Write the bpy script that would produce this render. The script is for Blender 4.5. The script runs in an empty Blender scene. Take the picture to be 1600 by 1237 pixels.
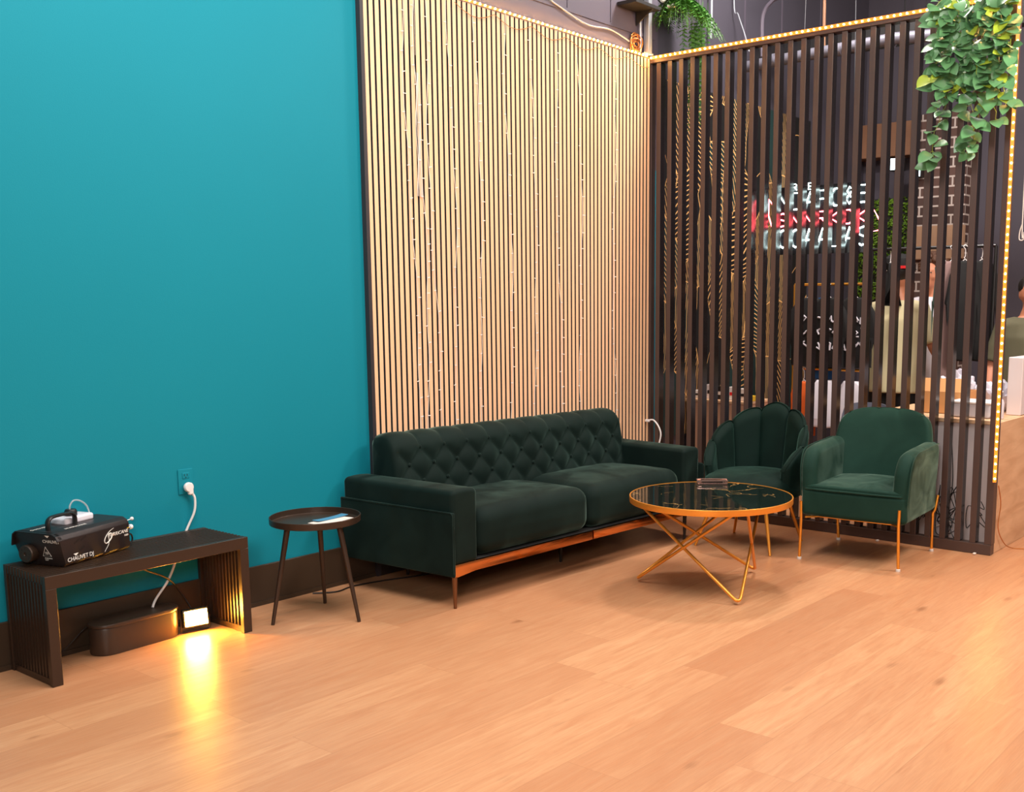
import bpy, bmesh, math, random
from math import sin, cos, pi, radians as R_, sqrt, exp
from mathutils import Vector, Matrix

S = bpy.context.scene
C = S.collection
random.seed(7)

# ------------------------------------------------------------ camera, world, lights, exposure
cam_d = bpy.data.cameras.new('camera')
cam = bpy.data.objects.new('camera', cam_d); C.objects.link(cam)
S.camera = cam
FPX, PITCH, YAW = 1645.8, -8.1385, 37.889
cam_d.sensor_fit = 'HORIZONTAL'; cam_d.sensor_width = 36.0
cam_d.lens = FPX / 1600 * 36.0
cam_d.shift_x = -154.31 / 1600
cam_d.shift_y = 91.0 / 1600
cam_d.clip_start = 0.05; cam_d.clip_end = 60
cam.location = (-6.2738, -4.5509, 1.5)
cam.rotation_euler = (R_(90 + PITCH), 0, R_(YAW - 90))

w = bpy.data.worlds.new('world'); S.world = w; w.use_nodes = True
w.node_tree.nodes['Background'].inputs[0].default_value = (0.75, 0.85, 1.0, 1)
w.node_tree.nodes['Background'].inputs[1].default_value = 0.12

def area(name, loc, target, size, power, col, sy=None, spread=180):
    d = bpy.data.lights.new(name, 'AREA'); d.energy = power; d.color = col
    d.shape = 'RECTANGLE'; d.size = size; d.size_y = sy or size; d.spread = R_(spread)
    o = bpy.data.objects.new(name, d); C.objects.link(o); o.location = loc
    o.rotation_euler = (Vector(target) - Vector(loc)).to_track_quat('-Z', 'Y').to_euler()
    return o
area('ceiling_light_main', (-3.9, -1.9, 4.7), (-3.4, -0.9, 0), 2.4, 255, (1.0, 0.95, 0.90))
area('photo_softbox', (-6.6, -4.3, 2.2), (-2.0, -1.0, 1.0), 0.9, 85, (1.0, 0.93, 0.86))
area('ceiling_light_side', (-1.9, -5.2, 4.5), (-2.0, -3.0, 0), 2.2, 105, (1.0, 0.86, 0.72))
area('ceiling_light_store', (1.9, -2.6, 4.84), (1.9, -1.6, 0), 1.6, 70, (1.0, 0.93, 0.88))
area('cabinet_fill_light', (0.25, -1.2, 4.7), (0.8, -0.8, 0.4), 0.5, 125, (1.0, 0.93, 0.88))  # unseen fill lamp, added to brighten the low cabinet behind the battens
area('counter_fill_light', (-0.3, -4.2, 3.8), (0.3, -2.4, 0.5), 0.8, 110, (1.0, 0.9, 0.84))  # added fill with no visible fixture, lifts the white counter and end panel

S.view_settings.view_transform = 'Standard'; S.view_settings.look = 'None'
S.view_settings.exposure = 0.0; S.view_settings.gamma = 1.0
S.view_settings.use_curve_mapping = False

# ------------------------------------------------------------ helpers
def sc(r, g, b):      # 0-255 sRGB -> linear
    f = lambda c: (c / 255) / 12.92 if c / 255 <= 0.04045 else ((c / 255 + 0.055) / 1.055) ** 2.4
    return (f(r), f(g), f(b), 1)

def mat(name, col, rough=0.5, metal=0.0, spec=0.5, sheen=0.0, sheen_tint=None, emis=None, estr=0.0,
        noise=0.0, nscale=8.0, bump=0.0, bscale=60.0, coat=0.0, alpha=1.0, trans=0.0, sheen_rough=0.4):
    m = bpy.data.materials.new(name); m.use_nodes = True
    nt = m.node_tree; b = nt.nodes['Principled BSDF']
    b.inputs['Base Color'].default_value = col
    b.inputs['Roughness'].default_value = rough
    b.inputs['Metallic'].default_value = metal
    b.inputs['Specular IOR Level'].default_value = spec
    b.inputs['Coat Weight'].default_value = coat
    b.inputs['Transmission Weight'].default_value = trans
    b.inputs['Alpha'].default_value = alpha
    if sheen:
        b.inputs['Sheen Weight'].default_value = sheen
        b.inputs['Sheen Roughness'].default_value = sheen_rough
        b.inputs['Sheen Tint'].default_value = sheen_tint or (1, 1, 1, 1)
    if emis:
        b.inputs['Emission Color'].default_value = emis
        b.inputs['Emission Strength'].default_value = estr
    if noise or bump:
        tc = nt.nodes.new('ShaderNodeTexCoord')
        n = nt.nodes.new('ShaderNodeTexNoise'); n.inputs['Scale'].default_value = nscale
        n.inputs['Detail'].default_value = 5
        nt.links.new(tc.outputs['Object'], n.inputs['Vector'])
        if noise:
            mx = nt.nodes.new('ShaderNodeMix'); mx.data_type = 'RGBA'
            mx.inputs['A'].default_value = tuple(c * (1 - noise) for c in col[:3]) + (1,)
            mx.inputs['B'].default_value = tuple(min(1, c * (1 + noise)) for c in col[:3]) + (1,)
            nt.links.new(n.outputs['Fac'], mx.inputs['Factor'])
            nt.links.new(mx.outputs['Result'], b.inputs['Base Color'])
        if sheen:
            mr = nt.nodes.new('ShaderNodeMapRange'); mr.inputs[1].default_value = 0.36; mr.inputs[2].default_value = 0.66
            mr.inputs[3].default_value = sheen * 0.25; mr.inputs[4].default_value = sheen * 1.75
            n.inputs['Distortion'].default_value = 0.8
            nt.links.new(n.outputs['Fac'], mr.inputs[0]); nt.links.new(mr.outputs[0], b.inputs['Sheen Weight'])
        if bump:
            n2 = nt.nodes.new('ShaderNodeTexNoise'); n2.inputs['Scale'].default_value = bscale
            n2.inputs['Detail'].default_value = 4
            nt.links.new(tc.outputs['Object'], n2.inputs['Vector'])
            bp = nt.nodes.new('ShaderNodeBump'); bp.inputs['Strength'].default_value = bump
            bp.inputs['Distance'].default_value = 0.01
            nt.links.new(n2.outputs['Fac'], bp.inputs['Height'])
            nt.links.new(bp.outputs['Normal'], b.inputs['Normal'])
    return m

def NB(): return bmesh.new()

def obj(name, bm, m, parent=None, smooth=True, angle=35):
    me = bpy.data.meshes.new(name)
    bmesh.ops.recalc_face_normals(bm, faces=bm.faces[:])
    bm.to_mesh(me); bm.free()
    if m is not None:
        for mm in (m if isinstance(m, (list, tuple)) else [m]): me.materials.append(mm)
    if smooth:
        me.shade_smooth()
        me.set_sharp_from_angle(angle=R_(angle))
    o = bpy.data.objects.new(name, me); C.objects.link(o)
    if parent: o.parent = parent
    return o

def tag(o, label, cat, group=None, kind=None):
    o['label'] = label
    if cat: o['category'] = cat
    if group: o['group'] = group
    if kind: o['kind'] = kind
    return o

def thing(name, label, cat, loc=(0, 0, 0), rz=0.0, group=None):
    o = bpy.data.objects.new(name, None); C.objects.link(o)
    o.empty_display_size = 0.1
    o.location = loc; o.rotation_euler = (0, 0, rz)
    return tag(o, label, cat, group)

def struct(name, bm, m, smooth=False):
    o = obj(name, bm, m, None, smooth); o['kind'] = 'structure'; return o

def dup(root):
    r = root.copy(); C.objects.link(r)
    def rec(src, dst):
        for ch in src.children:
            c = ch.copy(); C.objects.link(c); c.parent = dst; rec(ch, c)
    rec(root, r)
    return r

def box(bm, x0, x1, y0, y1, z0, z1, bev=0.0, seg=2, M=None):
    vs = [bm.verts.new((x, y, z)) for x in (x0, x1) for y in (y0, y1) for z in (z0, z1)]
    F = [(0, 1, 3, 2), (4, 6, 7, 5), (0, 4, 5, 1), (2, 3, 7, 6), (0, 2, 6, 4), (1, 5, 7, 3)]
    fs = [bm.faces.new([vs[i] for i in f]) for f in F]
    allv = set(vs)
    if bev > 0:
        es = list({e for f in fs for e in f.edges})
        r = bmesh.ops.bevel(bm, geom=es, offset=bev, segments=seg, profile=0.5, affect='EDGES')
        allv = {v for v in vs if v.is_valid} | set(r['verts'])
    if M is not None:
        for v in allv: v.co = M @ v.co
    return allv

def rbox(bm, cx, cy, cz, sx, sy, sz, r, n=10, seg=4, deform=None, M=None):
    """rounded box from a gridded cube with a deform callback on local coordinates"""
    h = (sx / 2, sy / 2, sz / 2); r = min(r, *h)
    ax = []
    for a in h:
        pts = [-a + r * (1 - cos(pi / 2 * i / seg)) for i in range(seg)] if r > 0 else [-a]
        inner = a - r
        mid = [-inner + 2 * inner * i / n for i in range(n + 1)]
        left = [-a + r * (i / seg) for i in range(seg)]
        ax.append(left + mid + [-x for x in reversed(left)])
    vd = {}
    def gv(p):
        k = tuple(round(c, 6) for c in p)
        if k in vd: return vd[k]
        q = Vector([max(-(h[i] - r), min(h[i] - r, p[i])) for i in range(3)])
        d = Vector(p) - q
        # spread angle evenly
        if d.length > 1e-9:
            d = Vector([math.tan(c / r * pi / 4) * r if abs(c) <= r else c for c in d])
            d = d.normalized() * r
        c = q + d
        if deform: c = deform(c)
        c = c + Vector((cx, cy, cz))
        if M is not None: c = M @ c
        v = bm.verts.new(c); vd[k] = v; return v
    for a in range(3):
        b, c = (a + 1) % 3, (a + 2) % 3
        for s in (-1, 1):
            for i in range(len(ax[b]) - 1):
                for j in range(len(ax[c]) - 1):
                    q = []
                    for (ii, jj) in ((i, j), (i + 1, j), (i + 1, j + 1), (i, j + 1)):
                        p = [0, 0, 0]; p[a] = s * h[a]; p[b] = ax[b][ii]; p[c] = ax[c][jj]
                        q.append(gv(p))
                    if s < 0: q.reverse()
                    try: bm.faces.new(q)
                    except ValueError: pass

def spline(pts, n=8):
    P = [Vector(p) for p in pts]; out = []
    for i in range(len(P) - 1):
        p0 = P[max(i - 1, 0)]; p1 = P[i]; p2 = P[i + 1]; p3 = P[min(i + 2, len(P) - 1)]
        for k in range(n):
            t = k / n
            out.append(0.5 * ((2 * p1) + (-p0 + p2) * t + (2 * p0 - 5 * p1 + 4 * p2 - p3) * t * t + (-p0 + 3 * p1 - 3 * p2 + p3) * t ** 3))
    out.append(P[-1]); return out

def tube(bm, pts, r, seg=8, caps=True, closed=False, flat=1.0, up=None):
    P = [Vector(p) for p in pts]; n = len(P)
    rr = r if isinstance(r, (list, tuple)) else [r] * n
    rings = []; prev = None
    for i, p in enumerate(P):
        if closed: t = (P[(i + 1) % n] - P[i - 1])
        else: t = (P[min(i + 1, n - 1)] - P[max(i - 1, 0)])
        t = t.normalized()
        if prev is None:
            a = Vector(up) if up else (Vector((0, 0, 1)) if abs(t.z) < 0.9 else Vector((1, 0, 0)))
            u = (a - t * a.dot(t)).normalized()
        else:
            u = prev - t * prev.dot(t)
            u = u.normalized() if u.length > 1e-6 else prev
        prev = u; v = t.cross(u)
        rings.append([bm.verts.new(p + (u * cos(2 * pi * k / seg) * flat + v * sin(2 * pi * k / seg)) * rr[i]) for k in range(seg)])
    m = n if closed else n - 1
    for i in range(m):
        a = rings[i]; b = rings[(i + 1) % n]
        for k in range(seg):
            bm.faces.new((a[k], a[(k + 1) % seg], b[(k + 1) % seg], b[k]))
    if caps and not closed:
        bm.faces.new(list(reversed(rings[0]))); bm.faces.new(rings[-1])

def lathe(bm, prof, seg=32, c=(0, 0, 0), M=None):
    rings = []
    for (r, z) in prof:
        if r < 1e-6: rings.append([bm.verts.new(Vector(c) + Vector((0, 0, z)))])
        else: rings.append([bm.verts.new(Vector(c) + Vector((r * cos(2 * pi * k / seg), r * sin(2 * pi * k / seg), z))) for k in range(seg)])
    if M is not None:
        for rg in rings:
            for v in rg: v.co = M @ v.co
    for i in range(len(rings) - 1):
        a, b = rings[i], rings[i + 1]
        if len(a) == 1 and len(b) == 1: continue
        for k in range(seg):
            k2 = (k + 1) % seg
            if len(a) == 1: bm.faces.new((a[0], b[k], b[k2]))
            elif len(b) == 1: bm.faces.new((a[k], a[k2], b[0]))
            else: bm.faces.new((a[k], a[k2], b[k2], b[k]))

def prism(bm, pts, z0, z1, bev=0.0, M=None, seg=2):
    """polygon pts (x,y) extruded z0..z1"""
    a = [bm.verts.new((x, y, z0)) for x, y in pts]; b = [bm.verts.new((x, y, z1)) for x, y in pts]
    n = len(pts); fs = [bm.faces.new(list(reversed(a))), bm.faces.new(b)]
    for i in range(n): fs.append(bm.faces.new((a[i], a[(i + 1) % n], b[(i + 1) % n], b[i])))
    allv = set(a + b)
    if bev > 0:
        es = [e for e in set(fs[0].edges) | set(fs[1].edges)]
        r = bmesh.ops.bevel(bm, geom=es, offset=bev, segments=seg, profile=0.5, affect='EDGES')
        allv = {v for v in allv if v.is_valid} | set(r['verts'])
    if M is not None:
        for v in allv: v.co = M @ v.co

def grid_surf(bm, f, nu, nv, thick=0.0, closed_u=False):
    """f(i/nu, j/nv)->Vector ; optional second skin from f(u,v,1)"""
    def layer(k):
        return [[bm.verts.new(f(i / nu, j / nv, k)) for j in range(nv + 1)] for i in range(nu + 1)]
    A = layer(0)
    for i in range(nu):
        for j in range(nv): bm.faces.new((A[i][j], A[i + 1][j], A[i + 1][j + 1], A[i][j + 1]))
    if thick:
        B = layer(1)
        for i in range(nu):
            for j in range(nv): bm.faces.new((B[i][j + 1], B[i + 1][j + 1], B[i + 1][j], B[i][j]))
        for i in range(nu):
            bm.faces.new((A[i][0], B[i][0], B[i + 1][0], A[i + 1][0])); bm.faces.new((A[i + 1][nv], B[i + 1][nv], B[i][nv], A[i][nv]))
        for j in range(nv):
            bm.faces.new((A[0][j + 1], B[0][j + 1], B[0][j], A[0][j])); bm.faces.new((A[nu][j], B[nu][j], B[nu][j + 1], A[nu][j + 1]))

def text_bm(body, size, depth=0.0006, M=None, shear=0.0, align='LEFT'):
    cu = bpy.data.curves.new('lettering', 'FONT'); cu.body = body; cu.size = size; cu.extrude = depth / 2
    cu.shear = shear; cu.align_x = align; cu.resolution_u = 3
    o = bpy.data.objects.new('lettering', cu); C.objects.link(o)
    bpy.context.view_layer.update()
    dg = bpy.context.evaluated_depsgraph_get()
    me = bpy.data.meshes.new_from_object(o.evaluated_get(dg))
    bm = bmesh.new(); bm.from_mesh(me)
    if M is not None: bmesh.ops.transform(bm, matrix=M, verts=bm.verts[:])
    bpy.data.objects.remove(o); bpy.data.curves.remove(cu); bpy.data.meshes.remove(me)
    return bm

def frame(origin, xdir, ydir):
    x = Vector(xdir).normalized(); y = Vector(ydir); y = (y - x * y.dot(x)).normalized(); z = x.cross(y)
    M = Matrix((x, y, z)).transposed().to_4x4(); M.translation = Vector(origin); return M

# ------------------------------------------------------------ materials
def nd(nt, t, **kw):
    n = nt.nodes.new(t)
    for k, v in kw.items(): setattr(n, k, v)
    return n
def mth(nt, op, a, b=None, c=None):
    n = nt.nodes.new('ShaderNodeMath'); n.operation = op
    for i, s in enumerate((a, b, c)):
        if s is None: continue
        if isinstance(s, (int, float)): n.inputs[i].default_value = s
        else: nt.links.new(s, n.inputs[i])
    return n.outputs[0]

def floor_material():
    m = bpy.data.materials.new('oak_planks'); m.use_nodes = True; nt = m.node_tree; L = nt.links
    b = nt.nodes['Principled BSDF']
    tc = nd(nt, 'ShaderNodeTexCoord'); sp = nd(nt, 'ShaderNodeSeparateXYZ'); L.new(tc.outputs['Object'], sp.inputs[0])
    x, y = sp.outputs[0], sp.outputs[1]
    W, LEN = 0.2225, 1.52
    yr = mth(nt, 'DIVIDE', mth(nt, 'ADD', y, 3.075), W); row = mth(nt, 'FLOOR', yr); fy = mth(nt, 'FRACT', yr)
    wn = nd(nt, 'ShaderNodeTexWhiteNoise', noise_dimensions='1D'); L.new(row, wn.inputs['W'])
    xr = mth(nt, 'ADD', mth(nt, 'DIVIDE', x, LEN), mth(nt, 'MULTIPLY', wn.outputs['Value'], 7.31))
    col = mth(nt, 'FLOOR', xr); fx = mth(nt, 'FRACT', xr)
    cv = nd(nt, 'ShaderNodeCombineXYZ'); L.new(row, cv.inputs[0]); L.new(col, cv.inputs[1])
    w2 = nd(nt, 'ShaderNodeTexWhiteNoise', noise_dimensions='3D'); L.new(cv.outputs[0], w2.inputs['Vector'])
    rnd = w2.outputs['Value']
    # grain coordinates
    gv = nd(nt, 'ShaderNodeCombineXYZ')
    L.new(mth(nt, 'ADD', mth(nt, 'MULTIPLY', x, 1.6), mth(nt, 'MULTIPLY', rnd, 37.0)), gv.inputs[0])
    L.new(mth(nt, 'MULTIPLY', y, 17.0), gv.inputs[1]); L.new(mth(nt, 'MULTIPLY', rnd, 11.0), gv.inputs[2])
    n1 = nd(nt, 'ShaderNodeTexNoise'); n1.inputs['Scale'].default_value = 1.6; n1.inputs['Detail'].default_value = 8
    n1.inputs['Roughness'].default_value = 0.65; n1.inputs['Distortion'].default_value = 1.2; L.new(gv.outputs[0], n1.inputs['Vector'])
    gv2 = nd(nt, 'ShaderNodeCombineXYZ')
    L.new(mth(nt, 'ADD', mth(nt, 'MULTIPLY', x, 4.0), mth(nt, 'MULTIPLY', rnd, 19.0)), gv2.inputs[0])
    L.new(mth(nt, 'MULTIPLY', y, 90.0), gv2.inputs[1])
    n2 = nd(nt, 'ShaderNodeTexNoise'); n2.inputs['Scale'].default_value = 2.2; n2.inputs['Detail'].default_value = 5; L.new(gv2.outputs[0], n2.inputs['Vector'])
    # knots
    kv = nd(nt, 'ShaderNodeCombineXYZ'); L.new(mth(nt, 'MULTIPLY', x, 2.2), kv.inputs[0]); L.new(mth(nt, 'MULTIPLY', y, 5.2), kv.inputs[1]); L.new(mth(nt, 'MULTIPLY', rnd, 9.0), kv.inputs[2])
    vo = nd(nt, 'ShaderNodeTexVoronoi'); vo.inputs['Scale'].default_value = 1.0; L.new(kv.outputs[0], vo.inputs['Vector'])
    kn = nd(nt, 'ShaderNodeMapRange'); kn.inputs[1].default_value = 0.05; kn.inputs[2].default_value = 0.16; kn.inputs[3].default_value = 1; kn.inputs[4].default_value = 0
    kc = nd(nt, 'ShaderNodeSeparateColor'); L.new(vo.outputs['Color'], kc.inputs[0])
    kd = mth(nt, 'ADD', mth(nt, 'ADD', vo.outputs['Distance'], mth(nt, 'MULTIPLY', kc.outputs[0], 0.16)), mth(nt, 'MULTIPLY', mth(nt, 'SUBTRACT', n2.outputs['Fac'], 0.5), 0.16))
    L.new(kd, kn.inputs[0])
    base = nd(nt, 'ShaderNodeMix', data_type='RGBA'); base.inputs['A'].default_value = sc(208, 156, 115); base.inputs['B'].default_value = sc(188, 134, 97)
    L.new(rnd, base.inputs['Factor'])
    g = nd(nt, 'ShaderNodeMapRange'); g.inputs[1].default_value = 0.35; g.inputs[2].default_value = 0.72; g.inputs[3].default_value = 0; g.inputs[4].default_value = 0.75
    L.new(n1.outputs['Fac'], g.inputs[0])
    mx = nd(nt, 'ShaderNodeMix', data_type='RGBA'); L.new(g.outputs[0], mx.inputs['Factor']); L.new(base.outputs['Result'], mx.inputs['A']); mx.inputs['B'].default_value = sc(180, 118, 80)
    mg = nd(nt, 'ShaderNodeMix', data_type='RGBA', blend_type='MULTIPLY'); mg.inputs['Factor'].default_value = 0.40
    L.new(mx.outputs['Result'], mg.inputs['A'])
    cr = nd(nt, 'ShaderNodeCombineColor'); v = mth(nt, 'ADD', mth(nt, 'MULTIPLY', n2.outputs['Fac'], 0.7), 0.62)
    for i in range(3): L.new(v, cr.inputs[i])
    L.new(cr.outputs[0], mg.inputs['B'])
    mk = nd(nt, 'ShaderNodeMix', data_type='RGBA'); L.new(mth(nt, 'MULTIPLY', kn.outputs[0], 0.55), mk.inputs['Factor']); L.new(mg.outputs['Result'], mk.inputs['A']); mk.inputs['B'].default_value = sc(120, 70, 40)
    # seams
    s1 = mth(nt, 'LESS_THAN', mth(nt, 'ABSOLUTE', mth(nt, 'SUBTRACT', mth(nt, 'ABSOLUTE', mth(nt, 'SUBTRACT', fy, 0.5)), 0.5)), 0.006)
    s2 = mth(nt, 'LESS_THAN', mth(nt, 'ABSOLUTE', mth(nt, 'SUBTRACT', mth(nt, 'ABSOLUTE', mth(nt, 'SUBTRACT', fx, 0.5)), 0.5)), 0.0009)
    s = mth(nt, 'MAXIMUM', s1, s2)
    ms = nd(nt, 'ShaderNodeMix', data_type='RGBA'); L.new(mth(nt, 'MULTIPLY', s, 0.35), ms.inputs['Factor']); L.new(mk.outputs['Result'], ms.inputs['A']); ms.inputs['B'].default_value = sc(150, 96, 62)
    L.new(ms.outputs['Result'], b.inputs['Base Color'])
    b.inputs['Roughness'].default_value = 0.33; b.inputs['Specular IOR Level'].default_value = 0.45
    bp = nd(nt, 'ShaderNodeBump'); bp.inputs['Strength'].default_value = 0.12; bp.inputs['Distance'].default_value = 0.004
    L.new(mth(nt, 'SUBTRACT', mth(nt, 'ADD', n2.outputs['Fac'], n1.outputs['Fac']), mth(nt, 'MULTIPLY', s, 1.5)), bp.inputs['Height'])
    L.new(bp.outputs['Normal'], b.inputs['Normal'])
    return m

def slat_wood():
    m = bpy.data.materials.new('pale_oak_slats'); m.use_nodes = True; nt = m.node_tree; L = nt.links; b = nt.nodes['Principled BSDF']
    tc = nd(nt, 'ShaderNodeTexCoord'); mp = nd(nt, 'ShaderNodeMapping'); mp.inputs['Scale'].default_value = (60, 60, 1.3)
    L.new(tc.outputs['Object'], mp.inputs[0])
    n = nd(nt, 'ShaderNodeTexNoise'); n.inputs['Scale'].default_value = 1.5; n.inputs['Detail'].default_value = 5; L.new(mp.outputs[0], n.inputs['Vector'])
    mx = nd(nt, 'ShaderNodeMix', data_type='RGBA'); mx.inputs['A'].default_value = sc(246, 202, 162); mx.inputs['B'].default_value = sc(236, 184, 140)
    L.new(n.outputs['Fac'], mx.inputs['Factor']); L.new(mx.outputs['Result'], b.inputs['Base Color']); b.inputs['Roughness'].default_value = 0.45
    return m

def lam_wood():
    m = bpy.data.materials.new('pale_wood_laminate'); m.use_nodes = True; nt = m.node_tree; L = nt.links; b = nt.nodes['Principled BSDF']
    tc = nd(nt, 'ShaderNodeTexCoord'); mp = nd(nt, 'ShaderNodeMapping'); mp.inputs['Scale'].default_value = (1.6, 2, 9); mp.inputs['Rotation'].default_value = (0, 0.35, 0)
    L.new(tc.outputs['Object'], mp.inputs[0])
    n = nd(nt, 'ShaderNodeTexNoise'); n.inputs['Scale'].default_value = 1.7; n.inputs['Detail'].default_value = 6; n.inputs['Distortion'].default_value = 0.6; L.new(mp.outputs[0], n.inputs['Vector'])
    r = nd(nt, 'ShaderNodeMapRange'); r.inputs[1].default_value = .35; r.inputs[2].default_value = .7; L.new(n.outputs['Fac'], r.inputs[0])
    mx = nd(nt, 'ShaderNodeMix', data_type='RGBA'); mx.inputs['A'].default_value = sc(226, 184, 144); mx.inputs['B'].default_value = sc(204, 158, 118)
    L.new(r.outputs[0], mx.inputs['Factor']); L.new(mx.outputs['Result'], b.inputs['Base Color']); b.inputs['Roughness'].default_value = 0.5
    return m

def marble():
    m = bpy.data.materials.new('black_green_marble_glass'); m.use_nodes = True; nt = m.node_tree; L = nt.links; b = nt.nodes['Principled BSDF']
    tc = nd(nt, 'ShaderNodeTexCoord')
    n = nd(nt, 'ShaderNodeTexNoise'); n.inputs['Scale'].default_value = 3.0; n.inputs['Detail'].default_value = 4; L.new(tc.outputs['Object'], n.inputs['Vector'])
    ad = nd(nt, 'ShaderNodeVectorMath', operation='ADD'); L.new(tc.outputs['Object'], ad.inputs[0])
    ms = nd(nt, 'ShaderNodeVectorMath', operation='SCALE'); ms.inputs['Scale'].default_value = 0.5; L.new(n.outputs['Color'], ms.inputs[0]); L.new(ms.outputs[0], ad.inputs[1])
    v = nd(nt, 'ShaderNodeTexVoronoi', feature='DISTANCE_TO_EDGE'); v.inputs['Scale'].default_value = 4.2; L.new(ad.outputs[0], v.inputs['Vector'])
    n3 = nd(nt, 'ShaderNodeTexNoise'); n3.inputs['Scale'].default_value = 5; L.new(tc.outputs['Object'], n3.inputs['Vector'])
    vein = mth(nt, 'MULTIPLY', mth(nt, 'LESS_THAN', v.outputs['Distance'], 0.009), mth(nt, 'GREATER_THAN', n3.outputs['Fac'], 0.52))
    mx = nd(nt, 'ShaderNodeMix', data_type='RGBA'); mx.inputs['A'].default_value = (0.006, 0.011, 0.009, 1); mx.inputs['B'].default_value = sc(160, 126, 76)
    L.new(vein, mx.inputs['Factor']); L.new(mx.outputs['Result'], b.inputs['Base Color'])
    b.inputs['Roughness'].default_value = 0.05; b.inputs['Specular IOR Level'].default_value = 0.32
    return m

def mural_mat():
    m = bpy.data.materials.new('gold_line_leaf_mural'); m.use_nodes = True; nt = m.node_tree; L = nt.links; b = nt.nodes['Principled BSDF']
    tc = nd(nt, 'ShaderNodeTexCoord')
    mp = nd(nt, 'ShaderNodeMapping'); mp.inputs['Scale'].default_value = (1.7, 1, 0.75); L.new(tc.outputs['Object'], mp.inputs[0])
    nz = nd(nt, 'ShaderNodeTexNoise'); nz.inputs['Scale'].default_value = 1.3; L.new(tc.outputs['Object'], nz.inputs['Vector'])
    sc2 = nd(nt, 'ShaderNodeVectorMath', operation='SCALE'); sc2.inputs['Scale'].default_value = 0.35; L.new(nz.outputs['Color'], sc2.inputs[0])
    ad = nd(nt, 'ShaderNodeVectorMath', operation='ADD'); L.new(mp.outputs[0], ad.inputs[0]); L.new(sc2.outputs[0], ad.inputs[1])
    vo = nd(nt, 'ShaderNodeTexVoronoi'); vo.inputs['Scale'].default_value = 2.4; L.new(ad.outputs[0], vo.inputs['Vector'])
    ve = nd(nt, 'ShaderNodeTexVoronoi', feature='DISTANCE_TO_EDGE'); ve.inputs['Scale'].default_value = 2.4; L.new(ad.outputs[0], ve.inputs['Vector'])
    cs = nd(nt, 'ShaderNodeSeparateColor'); L.new(vo.outputs['Color'], cs.inputs[0])
    ang = mth(nt, 'MULTIPLY', cs.outputs[0], 6.283)
    sp = nd(nt, 'ShaderNodeSeparateXYZ'); L.new(ad.outputs[0], sp.inputs[0])
    d = mth(nt, 'ADD', mth(nt, 'MULTIPLY', sp.outputs[0], mth(nt, 'COSINE', ang)), mth(nt, 'MULTIPLY', sp.outputs[2], mth(nt, 'SINE', ang)))
    wv = mth(nt, 'SINE', mth(nt, 'MULTIPLY', d, 210.0))
    line = mth(nt, 'GREATER_THAN', wv, 0.76)
    sel = mth(nt, 'GREATER_THAN', cs.outputs[1], 0.35)
    line = mth(nt, 'MULTIPLY', line, sel)
    edge = mth(nt, 'LESS_THAN', ve.outputs['Distance'], 0.007)
    gold = mth(nt, 'MAXIMUM', line, edge)
    teal = mth(nt, 'GREATER_THAN', cs.outputs[2], 0.62)
    bg = nd(nt, 'ShaderNodeMix', data_type='RGBA'); bg.inputs['A'].default_value = (0.004, 0.004, 0.004, 1); bg.inputs['B'].default_value = (0.006, 0.03, 0.028, 1); L.new(teal, bg.inputs['Factor'])
    mx = nd(nt, 'ShaderNodeMix', data_type='RGBA'); L.new(bg.outputs['Result'], mx.inputs['A']); mx.inputs['B'].default_value = sc(255, 196, 120)
    L.new(gold, mx.inputs['Factor']); L.new(mx.outputs['Result'], b.inputs['Base Color']); b.inputs['Roughness'].default_value = 0.6
    return m

def brick_mat():
    m = bpy.data.materials.new('brick'); m.use_nodes = True; nt = m.node_tree; L = nt.links; b = nt.nodes['Principled BSDF']
    tc = nd(nt, 'ShaderNodeTexCoord'); sp = nd(nt, 'ShaderNodeSeparateXYZ'); L.new(tc.outputs['Object'], sp.inputs[0])
    cb = nd(nt, 'ShaderNodeCombineXYZ'); L.new(mth(nt, 'ADD', sp.outputs[0], sp.outputs[1]), cb.inputs[0]); L.new(sp.outputs[2], cb.inputs[1])
    br = nd(nt, 'ShaderNodeTexBrick'); br.inputs['Color1'].default_value = sc(92, 66, 58); br.inputs['Color2'].default_value = sc(66, 48, 44); br.inputs['Mortar'].default_value = sc(190, 176, 168)
    br.inputs['Scale'].default_value = 1.0; br.inputs['Brick Width'].default_value = 0.2; br.inputs['Row Height'].default_value = 0.085; br.inputs['Mortar Size'].default_value = 0.008
    L.new(cb.outputs[0], br.inputs['Vector']); L.new(br.outputs['Color'], b.inputs['Base Color']); b.inputs['Roughness'].default_value = 0.8
    return m

M_floor = floor_material(); M_slat = slat_wood(); M_lam = lam_wood(); M_marble = marble(); M_mural = mural_mat(); M_brick = brick_mat()
M_teal = mat('teal_wall_paint', (0.007, 0.215, 0.285, 1), 0.5, noise=0.03, nscale=1.5, bump=0.05, bscale=180, spec=0.13)
M_base = mat('dark_brown_baseboard', sc(58, 44, 32), 0.4)
M_darkwall = mat('charcoal_wall_paint', sc(84, 76, 88), 0.6, noise=0.08, nscale=2)
M_black = mat('near_black_paint', sc(24, 22, 24), 0.5)
M_batten = mat('dark_brown_batten_stain', sc(78, 60, 55), 0.34, noise=0.08, nscale=5, spec=0.5)
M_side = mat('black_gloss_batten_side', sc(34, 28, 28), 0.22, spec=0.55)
M_felt = mat('black_felt', sc(38, 36, 44), 0.9)
M_velvet = mat('dark_green_velvet', (0.0028, 0.0105, 0.0085, 1), 0.75, sheen=0.26, sheen_tint=(0.4, 0.65, 0.55, 1), noise=0.3, nscale=4, spec=0.15, sheen_rough=0.35)
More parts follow.
